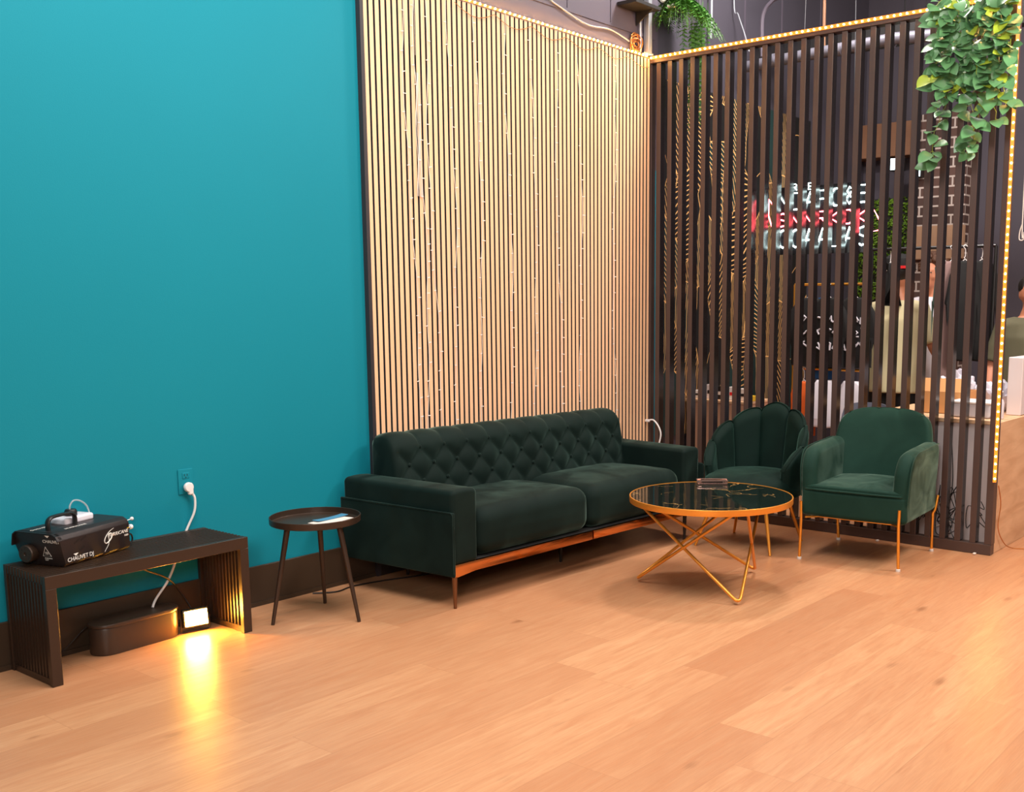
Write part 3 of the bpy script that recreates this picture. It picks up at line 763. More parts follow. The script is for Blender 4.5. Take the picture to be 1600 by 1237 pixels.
# ------------------------------------------------------------ armchair
def make_armchair():
    # local: +x front, y to the viewer's right is negative world... width along y
    ctr = Vector((-0.428, -1.958, 0)); rz = R_(180 + 5.5)
    t = thing('armchair', 'green velvet armchair with piped seat and slim gold legs', 'chair', ctr, rz)
    V = M_velvet2; M = Matrix.Translation(ctr) @ Matrix.Rotation(rz, 4, 'Z'); Mi = M.inverted()
    W = 0.64
    # seat body (front apron), bowed front
    def bow(c):
        if c.x > 0.15:
            k = (c.x - 0.15) / 0.17
            return Vector((c.x + 0.028 * (1 - (c.y / 0.31) ** 2) * k, c.y, c.z))
        return c
    bm = NB(); rbox(bm, -0.016, 0, 0.345, 0.608, 0.632, 0.165, 0.028, n=12, deform=bow); obj('seat_base', bm, V, t, angle=70)
    def cush(c):
        c = bow(c)
        if c.z > 0: c = Vector((c.x, c.y, c.z + 0.022 * (1 - (c.y / 0.31) ** 2) * (1 - min(1, (c.x / 0.33) ** 2) * .8) ))
        return c
    bm = NB(); rbox(bm, -0.002, 0, 0.432, 0.580, 0.60, 0.03, 0.013, n=16, deform=cush); obj('seat_cushion', bm, V, t, angle=70)
    # piping round the front of the seat
    pts = []
    for i in range(41):
        s = -1 + 2 * i / 40; y = 0.312 * s
        x = 0.287 + 0.030 * (1 - s * s)
        if abs(s) > 0.9: x -= (abs(s) - 0.9) / 0.1 * 0.025
        pts.append((x, y, 0.428 - 0.004 * abs(s)))
    bm = NB(); tube(bm, pts, 0.0055, 8); obj('piping', bm, V, t)
    # arms: side profile swept across width, rounded
    for s in (-1, 1):
        yc = s * 0.266
        def f(u, v, k, s=s):
            # u along arm from front-bottom up and over to the rear; v around the section
            pass
        prof = []
        n = 26
        # outline in x,z (side view)
        out = [(0.272, 0.27), (0.290, 0.40), (0.290, 0.50), (0.280, 0.565), (0.245, 0.630), (0.185, 0.662), (0.05, 0.674), (-0.10, 0.678), (-0.22, 0.682), (-0.29, 0.665), (-0.315, 0.56), (-0.30, 0.27)]
        op = [(p.x, p.y) for p in spline([(a, b, 0) for a, b in out], 5)]
        bm = NB()
        # rounded slab: rings of insets
        T = 0.100; rr = 0.045
        cxy = Vector((0.0, 0.45))
        rings = []
        steps = 7
        lay = [(-T / 2, rr)] + [(-T / 2 + rr * (1 - cos(pi / 2 * i / steps)), rr * (1 - sin(pi / 2 * i / steps))) for i in range(1, steps + 1)]
        lay = lay + [(-a, b) for a, b in reversed(lay)]
        N = len(op)
        nrm = []
        for i in range(N):
            p0 = Vector(op[max(i - 1, 0)]); p1 = Vector(op[min(i + 1, N - 1)]); d = (p1 - p0).normalized(); nrm.append(Vector((d.y, -d.x)))
        # outward orientation check
        for off, ins in lay:
            ring = []
            for i in range(N):
                q = Vector(op[i]); o2 = nrm[i]
                if (q - cxy).dot(o2) < 0: o2 = -o2
                q = q - o2 * ins
                lean = 0.02 * s * (q.y - 0.3) / 0.4
                ring.append(bm.verts.new((q.x, yc + off + lean, q.y)))
            rings.append(ring)
        for a in range(len(rings) - 1):
            for i in range(N - 1): bm.faces.new((rings[a][i], rings[a][i + 1], rings[a + 1][i + 1], rings[a + 1][i]))
        bm.faces.new(rings[0]); bm.faces.new(list(reversed(rings[-1])))
        ar = obj('arm', bm, V, t, angle=60)
        bm = NB()
        pp = []
        for i in range(4, N - 12):
            q = Vector(op[i]); o2 = nrm[i]
            if (q - cxy).dot(o2) < 0: o2 = -o2
            q = q - o2 * 0.010; pp.append((q.x, yc + s * (T / 2 - 0.004) + 0.02 * s * (q.y - 0.3) / 0.4, q.y))
        tube(bm, pp, 0.004, 6); obj('piping', bm, V, ar)
    # back: curved, leaning, rounded top corners
    def f(u, v, k):
        s = 2 * u - 1
        q_ = min(1, max(0, (v - 0.46) / 0.2)); q_ = q_ * q_ * (3 - 2 * q_)
        hw = 0.292 * (1 - q_) + (0.340 - 0.062 * v) * q_
        # rounded top: superellipse
        H0 = 0.40
        z = 0.40 + 0.465 * v
        sx = abs(s)
        # map square to rounded top
        if v > 0.55:
            kx = (v - 0.55) / 0.45
            hw *= (1 - kx ** 7.0 * 0.20)
        zc = z - 0.030 * (sx ** 4) * v
        y = hw * s
        lean = -0.235 - 0.095 * v
        curve = 0.085 * (sx ** 2.2) * (1 - 0.35 * v)
        thick = 0.085 - 0.02 * v
        e = max(0, (v - 0.85) / 0.15); e2 = max(0, (sx - 0.88) / 0.12)
        rnd = (1 - sqrt(max(0, 1 - e * e))) * 0.035 + (1 - sqrt(max(0, 1 - e2 * e2))) * 0.03
        if k: x = lean - thick / 2 + rnd + curve * 0.8
        else: x = lean + thick / 2 - rnd + curve + 0.010 * cos(s * pi / 2) * sin(pi * min(v, 1))
        # two small pinches on the top edge
        for pc in (-0.27, 0.27):
            pz = exp(-((s - pc) / 0.05) ** 2) * max(0, (v - 0.86) / 0.14)
            x -= 0.006 * pz * (1 if not k else -1); zc -= 0.003 * pz
        return Vector((x, y, zc))
    bm = NB(); grid_surf(bm, f, 60, 40, thick=1); obj('backrest', bm, V, t, angle=75)
    # gold frame and legs
    zb = 0.262
    for fx, fy in ((-0.769, -1.686), (-0.696, -2.269), (-0.095, -2.23), (-0.153, -1.64)):
        p = Mi @ Vector((fx, fy, 0.012)); sx_ = 1 if p.x > 0 else -1; sy = 1 if p.y > 0 else -1
        bm = NB()
        if sx_ > 0: path = [p, (p.x + 0.004, p.y - 0.006 * sy, 0.24), (p.x + 0.006, p.y - 0.006 * sy, 0.262), (p.x + 0.006, p.y - 0.004 * sy, 0.352)]
        else: path = [p, (p.x + 0.012, 0.305 * sy, 0.24), (p.x + 0.008, 0.316 * sy, 0.262), (p.x - 0.008, 0.326 * sy, 0.35)]
        tube(bm, path, 0.0088, 12); lg = obj('leg', bm, M_gold, t)
        bm = NB(); lathe(bm, [(0, -0.0115), (0.013, -0.0115), (0.013, 0.001), (0.010, 0.003), (0, 0.003)], 16, c=p); obj('foot_cap', bm, M_foot, lg)
    bm = NB()
    for s in (-1, 1): tube(bm, [(0.30, 0.28 * s, 0.255), (0.24, 0.22 * s, 0.255), (-0.22, 0.22 * s, 0.255), (-0.28, 0.28 * s, 0.255)], 0.006, 8)
    tube(bm, [(0.24, -0.22, 0.255), (0.24, 0.22, 0.255)], 0.006, 8); tube(bm, [(-0.22, -0.22, 0.255), (-0.22, 0.22, 0.255)], 0.006, 8)
    obj('under_frame', bm, M_gold, t)
    return t
make_armchair()

# ------------------------------------------------------------ slatted bench
def make_bench():
    O = Vector((-4.483, -0.372, 0)); ang = math.atan2(0.018, 0.91)
    t = thing('slatted_bench', 'low dark bronze slatted metal bench against the teal wall', 'bench', O, ang)
    L, D, H, w = 0.905, 0.352, 0.447, 0.042
    bm = NB(); box(bm, 0, L, 0, 0.022, H - 0.052, H, 0.001, 1); box(bm, 0, w, 0, 0.022, 0.001, H - 0.052, 0.001, 1); box(bm, L - w, L, 0, 0.022, 0.001, H - 0.052, 0.001, 1); obj('front_frame', bm, M_bench, t, False)
    bm = NB(); box(bm, 0, L, D - 0.022, D, H - 0.052, H, 0.001, 1); box(bm, 0, w, D - 0.022, D, 0.001, H - 0.052, 0.001, 1); box(bm, L - w, L, D - 0.022, D, 0.001, H - 0.052, 0.001, 1); obj('rear_frame', bm, M_bench, t, False)
    n = 12; p = (D - 0.044) / n
    bm = NB()
    for i in range(n):
        y = 0.022 + p * (i + 0.30); box(bm, 0.0015, L - 0.0015, y, y + 0.010, H - 0.034, H - 0.0005)
    obj('top_slats', bm, M_bench, t, False)
    for x in (0.006, L - w + 0.010):
        bm = NB()
        for i in range(n):
            y = 0.022 + p * (i + 0.30); box(bm, x, x + 0.026, y, y + 0.010, 0.03, H - 0.036)
        box(bm, x, x + 0.026, 0.022, D - 0.022, 0.001, 0.028); obj('leg_slats', bm, M_bench, t, False)
    return t
make_bench()

# ------------------------------------------------------------ fog machine
def make_fog():
    O = Vector((-4.356, -0.279, 0.4485)); a = math.atan2(0.122, 0.335)
    t = thing('fog_machine', 'black metal fog machine with carry handle on the slatted bench', 'fog machine', O, a)
    # local: x along the long side to the right, y to the wall, cross-section in yz; nozzle on the -x end
    D = 0.235; H = 0.142
    sec = [(0.012, 0.0), (D - 0.012, 0.0), (D + 0.004, 0.085), (D - 0.004, H - 0.012), (D - 0.020, H), (0.030, H - 0.002), (0.010, H - 0.012), (0.0, H - 0.030), (0.0, 0.012)]
    bm = NB(); r = [[], []]
    for k, x in enumerate((0.0, 0.352)):
        for (y, z) in sec:
            xx = x - (0.030 * z / H if k == 0 else -0.0)
            r[k].append(bm.verts.new((xx, y, z)))
    n = len(sec)
    bm.faces.new(r[0]); bm.faces.new(r[1][::-1])
    for i in range(n): bm.faces.new((r[0][i], r[0][(i + 1) % n], r[1][(i + 1) % n], r[1][i]))
    bmesh.ops.bevel(bm, geom=bm.edges[:], offset=0.003, segments=2, profile=0.5, affect='EDGES')
    body = obj('housing', bm, M_fog, t, angle=30)
    # hood lip overhanging the nozzle end
    bm = NB(); pts = [(p[0], p[1]) for p in sec[2:8]]
    q = [bm.verts.new((-0.031 - 0.004, y, z)) for y, z in pts] ; q2 = [bm.verts.new((-0.010, y, z)) for y, z in pts]
    q3 = [bm.verts.new((-0.035, y * 0.975 + 0.003, z - 0.004)) for y, z in pts]; q4 = [bm.verts.new((-0.010, y * 0.975 + 0.003, z - 0.004)) for y, z in pts]
    for i in range(len(pts) - 1):
        bm.faces.new((q[i], q[i + 1], q2[i + 1], q2[i])); bm.faces.new((q3[i + 1], q3[i], q4[i], q4[i + 1])); bm.faces.new((q[i + 1], q[i], q3[i], q3[i + 1]))
    obj('hood_lip', bm, M_fog, t, False)
    # nozzle
    M = Matrix.Translation((-0.012, 0.160, 0.052)) @ Matrix.Rotation(R_(-90), 4, 'Y')
    bm = NB(); lathe(bm, [(0.036, -0.01), (0.036, 0.028), (0.033, 0.032), (0.008, 0.032), (0.006, 0.028), (0.0, 0.028)], 32, M=M); nz = obj('nozzle', bm, M_bench, t, angle=30)
    bm = NB()
    for i in range(8): lathe(bm, [(0.0022, 0.0315), (0.0022, 0.0328), (0, 0.0328)], 8, c=(0.023 * cos(i * pi / 4), 0.023 * sin(i * pi / 4), 0), M=M)
    obj('nozzle_holes', bm, M_blackp, nz)
    # handle
    bm = NB()
    hp = spline([(0.020, 0.10, H - 0.002), (0.020, 0.10, H + 0.030), (0.034, 0.10, H + 0.046), (0.062, 0.10, H + 0.050), (0.115, 0.10, H + 0.050), (0.142, 0.10, H + 0.046), (0.158, 0.10, H + 0.030), (0.158, 0.10, H - 0.002)], 5)
    tube(bm, hp, 0.012, 10, flat=0.6); obj('handle', bm, M_blackp, t)
    # tank and cap
    bm = NB(); rbox(bm, 0.20, 0.155, H + 0.010, 0.155, 0.085, 0.030, 0.010, n=4); tk = obj('fluid_tank', bm, M_tank, t)
    bm = NB(); lathe(bm, [(0, 0.0), (0.024, 0.0), (0.025, 0.020), (0.020, 0.028), (0, 0.028)], 24, c=(0.190, 0.150, H + 0.024)); obj('tank_cap', bm, M_blackp, tk, angle=40)
    bm = NB(); tube(bm, spline([(0.187, 0.150, H + 0.040), (0.187, 0.150, H + 0.065), (0.205, 0.146, H + 0.086), (0.235, 0.14, H + 0.080), (0.262, 0.135, H + 0.055), (0.270, 0.130, H + 0.02), (0.270, 0.128, H - 0.002)], 6), 0.0034, 8); obj('hose', bm, M_clear, t)
    # rear knobs, cable
    bm = NB(); M2 = Matrix.Translation((0.352, 0.03, 0.085)) @ Matrix.Rotation(R_(90), 4, 'Y'); lathe(bm, [(0, 0), (0.005, 0), (0.005, 0.030), (0.011, 0.031), (0.011, 0.044), (0, 0.046)], 16, M=M2); obj('knob', bm, M_white, t)
    bm = NB(); bmesh.ops.create_uvsphere(bm, u_segments=12, v_segments=8, radius=0.0085, matrix=Matrix.Translation((0.445, 0.07, 0.108))); tube(bm, [(0.352, 0.07, 0.10), (0.445, 0.07, 0.108)], 0.002, 6); obj('knob', bm, M_white, t)
    bm = NB(); tube(bm, spline([(0.350, 0.02, 0.065), (0.380, 0.02, 0.055), (0.392, 0.025, 0.03), (0.384, 0.03, 0.004)], 5), 0.0035, 8); obj('rear_cable', bm, M_blackp, t)
    # rubber feet
    for x in (0.03, 0.32):
        for y in (0.03, 0.20):
            bm = NB(); lathe(bm, [(0, -0.0), (0.008, -0.0), (0.008, 0.003), (0, 0.003)], 12, c=(x, y, 0)); obj('rubber_foot', bm, M_blackp, t)
    for i in range(0): pass
    # lettering on the long side (plane y=0): x right, z up
    Ms = lambda x, z: Matrix.Translation((x, -0.0008, z)) @ Matrix.Rotation(R_(90), 4, 'X')
    o = obj('lettering', text_bm('CHAUVET', 0.024, M=Ms(0.008, 0.018)), M_print, body, False)
    o = obj('lettering', text_bm('DJ', 0.024, M=Ms(0.122, 0.018), shear=0.0), M_print, body, False)
    bm = NB(); prism(bm, [(0.040, 0.046), (0.066, 0.046), (0.053, 0.036)], 0, 0.0006, M=Matrix(((1, 0, 0, 0), (0, 0, -1, -0.0002), (0, 1, 0, 0), (0, 0, 0, 1)))); obj('triangle_mark', bm, M_print, body, False)
    obj('lettering', text_bm('HURRICANE', 0.021, M=Ms(0.225, 0.075), shear=0.25), M_print, body, False)
    obj('lettering', text_bm('1000', 0.012, M=Ms(0.318, 0.060), shear=0.0), M_print, body, False)
    bm = NB(); tube(bm, [(0.337 + i * 0.004, -0.0012, 0.093) for i in range(4)], 0.0012, 5); obj('yellow_mark', bm, M_yprint, body)
    bm = NB()
    sp = [(0.262, 0.108), (0.240, 0.100), (0.218, 0.083), (0.207, 0.063), (0.214, 0.052), (0.230, 0.056), (0.246, 0.070), (0.250, 0.084), (0.242, 0.090), (0.230, 0.084), (0.232, 0.066), (0.228, 0.045), (0.205, 0.018)]
    pts = spline([(x, -0.0012, z) for x, z in sp], 5)
    tube(bm, pts, [0.0006 + 0.0018 * sin(pi * i / (len(pts) - 1)) for i in range(len(pts))], 6); obj('swirl_mark', bm, M_print, body)
    # vents on the long side
    bm = NB()
    for i in range(5): 
        for (ox, oz) in ((0.05, 0.085), (0.085, 0.09), (0.075, 0.05)):
            tube(bm, [(ox + i * 0.006, -0.0004, oz + i * 0.003), (ox + i * 0.006, -0.0004, oz + 0.008 + i * 0.003)], 0.0009, 5)
    obj('vents', bm, M_blackp, body)
    # nozzle face marks: plane slanted; x = -0.03*z/H
    def Mn(y, z):
        return frame((-0.030 * z / H - 0.0012, y, z), (0, -1, 0), (-0.030, 0, H))
    obj('lettering', text_bm('CHAUVET', 0.019, M=Mn(0.088, 0.100)), M_print, body, False)
    Mt = Mn(0.058, 0.122); bm = NB(); prism(bm, [(-0.012, 0.010), (0.012, 0.010), (0, 0.0)], 0, 0.0006, M=Mt); obj('triangle_mark', bm, M_print, body, False)
    Mt = Mn(0.082, 0.042); bm = NB()
    tube(bm, [Mt @ Vector(p) for p in ((-0.021, 0, 0), (0.021, 0, 0), (0, 0.040, 0))], 0.0013, 5, closed=True)
    for i in (-1, 0, 1): tube(bm, [Mt @ Vector((i * 0.006, 0.007, 0)), Mt @ Vector((i * 0.006 + 0.002, 0.013, 0)), Mt @ Vector((i * 0.006, 0.020 - abs(i) * 0.002, 0))], 0.0009, 5)
    obj('warning_mark', bm, M_print, body)
    obj('lettering', text_bm('WARNING\nHOT', 0.008, M=Mn(0.098, 0.030)), M_print, body, False)
    # top print
    Mtop = Matrix.Translation((0.045, 0.030, H - 0.0015)) @ Matrix.Rotation(R_(2), 4, 'Z')
    obj('lettering', text_bm('HURRICANE', 0.020, M=Matrix.Translation((0.055, 0.045, H + 0.0006)), shear=0.2), M_print, body, False)
    obj('lettering', text_bm('CHAUVET', 0.018, M=Matrix.Translation((-0.015, 0.150, H + 0.0006))), M_print, body, False)
    return t
make_fog()

# ------------------------------------------------------------ cable box, flood lamp, outlet, plug
def stadium(L, W, n=12):
    pts = []
    for i in range(n + 1): a = -pi / 2 + pi * i / n; pts.append((L / 2 - W / 2 + W / 2 * cos(a), W / 2 * sin(a)))
    for i in range(n + 1): a = pi / 2 + pi * i / n; pts.append((-L / 2 + W / 2 + W / 2 * cos(a), W / 2 * sin(a)))
    return pts
t = thing('cable_box', 'dark brown oblong cable box on the floor under the bench', 'cable box', (-4.000, -0.098, 0), R_(3.5))
bm = NB(); prism(bm, stadium(0.40, 0.135), 0.001, 0.120, 0.004); obj('tub', bm, M_brownp, t, angle=30)
bm = NB(); prism(bm, stadium(0.408, 0.143), 0.120, 0.137, 0.006, seg=3); obj('lid', bm, M_brownp, t, angle=30)

t = thing('flood_lamp', 'small glowing amber flood lamp on the floor under the bench', 'lamp', (-3.742, -0.165, 0), R_(-12))
tilt = Matrix.Translation((0, 0, 0.070)) @ Matrix.Rotation(R_(-6), 4, 'X')
bm = NB(); box(bm, -0.058, 0.058, 0.004, 0.036, -0.042, 0.042, 0.004, 2, M=tilt); h = obj('housing', bm, M_blackp, t, angle=30)
bm = NB()
for i in range(6): box(bm, -0.048 + i * 0.017, -0.044 + i * 0.017, 0.036, 0.048, -0.032, 0.032, M=tilt)
obj('heat_sink', bm, M_blackp, h, False)
bm = NB(); box(bm, -0.050, 0.050, 0.000, 0.0035, -0.034, 0.034, M=tilt); obj('lens', bm, M_lamp, t, False)
bm = NB(); tube(bm, [(-0.064, 0.02, 0.07), (-0.064, 0.02, 0.010), (-0.059, 0.02, 0.005), (0.059, 0.02, 0.005), (0.064, 0.02, 0.010), (0.064, 0.02, 0.07)], 0.0045, 8); obj('bracket', bm, M_blackp, t)

t = thing('wall_outlet', 'teal painted wall outlet plate above the bench', 'outlet', (-3.664, -0.0005, 0.678))
bm = NB(); rbox(bm, 0, -0.003, 0, 0.074, 0.005, 0.118, 0.0024, n=2, seg=3); obj('cover_plate', bm, M_teal, t)
for z in (0.028, -0.028):
    bm = NB(); rbox(bm, 0, -0.006, z, 0.034, 0.004, 0.028, 0.0018, n=2, seg=2); o = obj('socket', bm, M_teal, t)
    bm = NB(); box(bm, -0.008, -0.0055, -0.0088, -0.0078, z - 0.001, z + 0.008); box(bm, 0.0055, 0.008, -0.0088, -0.0078, z - 0.001, z + 0.007); box(bm, -0.002, 0.002, -0.0088, -0.0078, z - 0.010, z - 0.006)
    obj('slots', bm, M_blackp, o, False)
t = thing('plug_cord', 'white round plug and cord hanging from the teal wall outlet', 'power cord', (-3.660, -0.010, 0.652))
M = Matrix.Rotation(R_(90), 4, 'X'); bm = NB(); lathe(bm, [(0, 0), (0.020, 0), (0.023, 0.006), (0.023, 0.016), (0.019, 0.021), (0, 0.022)], 28, M=M)
rbox(bm, 0.008, -0.011, -0.020, 0.026, 0.020, 0.034, 0.008, n=2); obj('plug', bm, M_white, t, angle=40)
bm = NB(); tube(bm, spline([(0.018, -0.012, -0.034), (0.026, -0.014, -0.060), (0.020, -0.012, -0.120), (-0.010, 0.0, -0.190), (-0.045, 0.003, -0.260), (-0.13, -0.03, -0.40), (-0.215, -0.055, -0.480), (-0.242, -0.07, -0.512)], 8), 0.0055, 10); obj('cord', bm, M_white, t)
bm = NB(); tube(bm, spline([(-4.12, -0.17, 0.41), (-4.04, -0.14, 0.385), (-3.93, -0.11, 0.32), (-3.82, -0.08, 0.255), (-3.74, -0.05, 0.16), (-3.70, -0.09, 0.05)], 8), 0.0045, 8)
tag(obj('lamp_cable', bm, M_blackp), 'thin dark cable sagging under the slatted bench', 'cable')
bm = NB(); tube(bm, spline([(-4.34, -0.045, 0.006), (-4.27, -0.05, 0.05), (-4.20, -0.04, 0.10), (-4.175, -0.07, 0.125)], 8), 0.0025, 8)
tag(obj('thin_cable', bm, M_dkmetal), 'thin grey cable beside the left end of the cable box', 'cable')
bm = NB(); tube(bm, spline([(-3.02, -0.05, 0.006), (-2.92, -0.12, 0.005), (-2.80, -0.10, 0.005), (-2.62, -0.14, 0.005), (-2.4, -0.22, 0.005), (-2.25, -0.2, 0.005)], 8), 0.004, 8)
tag(obj('floor_cable', bm, M_blackp), 'thin black cable on the floor under the left end of the sofa', 'cable')
# white cord at the corner behind the sofa
t = thing('corner_cord', 'white plugged-in cord looping out at the corner by the batten screen', 'power cord', (-0.040, -0.022, 0.650))
bm = NB(); rbox(bm, 0.0, -0.02, 0, 0.022, 0.036, 0.020, 0.006, n=2); obj('plug', bm, M_white, t)
bm = NB(); tube(bm, spline([(0.004, -0.034, 0.004), (0.010, -0.065, 0.006), (0.012, -0.105, -0.030), (0.012, -0.130, -0.085), (0.012, -0.120, -0.150), (0.010, -0.09, -0.22), (0.008, -0.06, -0.35)], 8), 0.006, 10); obj('cord', bm, M_white, t)

# ------------------------------------------------------------ curtain of fairy light wires on the slat wall
t = thing('fairy_light_curtain', 'unlit fairy light wires hanging down the pale oak slat wall', 'string lights', (0, -0.028, 3.20))
rg = random.Random(3); nb = 0; bulb0 = None
xs = [-2.279, -2.196, -2.12, -1.945, -1.735, -1.481, -1.251, -1.02, -0.80, -0.43]
for si, x0 in enumerate(xs):
    zend = rg.uniform(-2.75, -2.55); n = 46
    ph = rg.uniform(0, 6)
    def wx(s): return x0 + 0.018 * sin(ph + s * 7) + 0.008 * sin(ph * 2 + s * 23) + (0.05 * s if si < 3 else 0.02 * s)
    pts = [(wx(i / n), -0.001 - 0.002 * rg.random(), zend * i / n) for i in range(n + 1)]
    bm = NB(); tube(bm, pts, 0.0019, 5)
    st = obj('wire', bm, M_wirel, t)
    z = -0.10 - 0.05 * rg.random(); rest = NB()
    while z > zend:
        q_ = z / zend; x = wx(q_); d = rg.choice((-1, 1)); w_ = rg.uniform(0.013, 0.022)
        if nb < 100:
            if bulb0 is None:
                bb = NB(); tube(bb, [(0, -0.004, 0), (0.017, -0.006, 0.002)], 0.0024, 6); bo = bulb0 = obj('bulb', bb, M_white, st)
            else:
                bo = bulb0.copy(); C.objects.link(bo); bo.parent = st
            bo.location = (x, 0, z); bo.rotation_euler = (0, rg.uniform(-.25, .25) + (0 if d > 0 else pi), 0); nb += 1
        else: tube(rest, [(x, -0.004, z), (x + d * w_, -0.006, z + rg.uniform(-0.004, 0.004))], 0.0024, 6)
        z -= rg.uniform(0.10, 0.125) if si not in (0, 1) else rg.uniform(0.085, 0.115)
    if len(rest.verts): bo = obj('bulbs', rest, M_white, st); bo['kind'] = 'stuff'
bm = NB()
P = []
for i in range(30):
    x = -1.9 + 1.87 * i / 29
    P.append((x, -0.004, -0.02 - 0.05 * abs(sin(i * 0.62))))
tube(bm, P, 0.0018, 5); obj('top_wire', bm, M_copw, t)
bm = NB()
tube(bm, [(x0, -0.002, -0.0 - 0.09 * i) for i, x0 in enumerate([-2.20] * 5)], 0.001, 4)
for k in range(5):
    tube(bm, [( -2.205 + 0.006 * k + 0.006 * sin(i + k), -0.004, -0.45 - 0.06 * i) for i in range(12)], 0.0016, 5)
obj('wire_bundle', bm, M_wirel, t)
#@@PART3
# ------------------------------------------------------------ plants
def leaf_into(bm, p, d, n, L, Wd, fold=0.25, heart=True):
    """one leaf: base p, direction d, normal n"""
    d = Vector(d).normalized(); n = Vector(n); n = (n - d * n.dot(d)).normalized(); s = d.cross(n)
    prof = [(0.0, 0.10), (0.05, 0.72), (0.2, 1.0), (0.42, 1.0), (0.66, 0.78), (0.85, 0.42), (0.95, 0.14), (1.0, 0.0)] if heart else [(0.0, 0.05), (0.25, 0.8), (0.5, 1.0), (0.8, 0.6), (1.0, 0.0)]
    rows = []
    for t, w in prof:
        droop = -n * (0.22 * t * t) * L
        c = p + d * (L * t) + droop; ww = Wd * 0.5 * w
        back = -d * (L * 0.10) if (heart and t == 0.06) else Vector()
        rows.append((bm.verts.new(c - s * ww + n * ww * fold + back), bm.verts.new(c), bm.verts.new(c + s * ww + n * ww * fold + back)))
    for a, b in zip(rows[:-1], rows[1:]):
        bm.faces.new((a[0], a[1], b[1], b[0])); bm.faces.new((a[1], a[2], b[2], b[1]))

def make_pothos():
    t = thing('trailing_pothos', 'leafy green trailing pothos vines hanging from the top of the batten screen', 'plant', (-0.03, -2.33, 3.22))
    rg = random.Random(11)
    bl = NB(); by = NB(); bs = NB()
    vines = [(0.19, 0.92), (0.15, 0.62), (0.11, 0.55), (0.06, 0.45), (0.02, 0.52), (-0.02, 0.60), (-0.05, 0.86), (-0.10, 0.50), (-0.14, 0.70), (-0.18, 0.56), (-0.21, 0.40), (0.08, 0.30), (-0.08, 0.30), (0.17, 0.45), (-0.2, 0.62), (0.0, 0.86)]
    for vi, (y, L) in enumerate(vines):
        n = int(L / 0.035); pts = [Vector((0.02, y, 0.0)), Vector((-0.03, y, 0.015))]
        ph = rg.uniform(0, 6)
        x0 = -rg.uniform(0.03, 0.10)
        for i in range(n):
            s = i / n
            pts.append(Vector((x0 * (1 - 0.3 * s) + 0.01 * sin(ph + i * .7), y + 0.02 * sin(ph + i * 0.5) + 0.01 * rg.uniform(-1, 1), -0.02 - L * s)))
        tube(bs, pts, 0.0018, 5)
        for i in range(2, len(pts)):
            for _ in range(2 if rg.random() < 0.3 else (1 if rg.random() < 0.85 else 0)):
                a = rg.uniform(-1.25, 1.25)
                d = Vector((-0.55 * cos(a) - 0.15, sin(a), rg.uniform(-0.9, 0.15))).normalized()
                nn = Vector((-0.85, -0.35 + 0.5 * rg.uniform(-1, 1), 0.25 + 0.5 * rg.random()))
                q = pts[i] + d * 0.022
                tube(bs, [pts[i], q], 0.0012, 4, caps=False)
                sz = rg.uniform(0.060, 0.105)
                leaf_into(by if rg.random() < 0.10 else bl, q, d, nn, sz, sz * rg.uniform(0.70, 0.88), 0.12)
    obj('leaves', bl, M_leaf, t); obj('young_leaves', by, M_leafy, t); obj('vines', bs, M_leafy, t)
make_pothos()

def make_fern():
    t = thing('hanging_fern', 'bushy green fern hanging over the top left of the batten screen', 'plant', (0.16, -0.15, 3.58))
    rg = random.Random(5); bl = NB(); bs = NB()
    for k in range(120):
        a = rg.uniform(0, 2 * pi); L = rg.uniform(0.16, 0.40)
        p = Vector((rg.uniform(-.03, .03), rg.uniform(-.03, .03), 0.02))
        out = Vector((cos(a) * 0.45, sin(a) * 0.75 - 0.35, 0.25)).normalized()
        pts = []
        n = 14
        for i in range(n + 1):
            s = i / n; pts.append(p + out * (L * s * 0.75) + Vector((0, 0, -L * 0.95 * s * s)) + Vector((0, -0.05 * s, 0)))
        tube(bs, pts, 0.0010, 4)
        for i in range(1, n + 1):
            d = (pts[i] - pts[i - 1]).normalized(); sd = d.cross(Vector((0, 0, 1)))
            if sd.length < 0.1: sd = Vector((1, 0, 0))
            sd.normalize(); w_ = 0.030 * sin(pi * min(1, (i + 1) / (n + 1.5))) + 0.006
            for s in (-1, 1): leaf_into(bl, pts[i], sd * s + d * 0.4, Vector((rg.uniform(-.4, .4), rg.uniform(-.4, .4), 1)), w_ * 1.2, w_ * 0.55, 0.1, heart=False)
    # trailing tail behind the battens
    for k in range(26):
        y = rg.uniform(-0.20, -0.02); x = rg.uniform(0.0, 0.10); L = rg.uniform(0.45, 0.85)
        pts = [Vector((x, y, 0.0 - L * i / 20 + 0.006 * sin(i))) for i in range(21)]
        tube(bs, pts, 0.0010, 4)
        for i in range(5, 21):
            for s in (-1, 1): leaf_into(bl, pts[i], Vector((rg.uniform(-.6, .6), s, -0.4)), Vector((-0.8, rg.uniform(-.4, .4), .4)), 0.028, 0.014, 0.1, heart=False)
    obj('fronds', bl, M_fern, t, False); obj('stems', bs, M_fern, t)
    bm = NB(); lathe(bm, [(0, -0.06), (0.05, -0.06), (0.075, 0.02), (0.070, 0.02), (0.045, -0.05), (0, -0.05)], 20); tube(bm, [(0, 0, 0.0), (0, 0, 1.30)], 0.003, 5); obj('hanging_pot', bm, M_blackp, t)
make_fern()

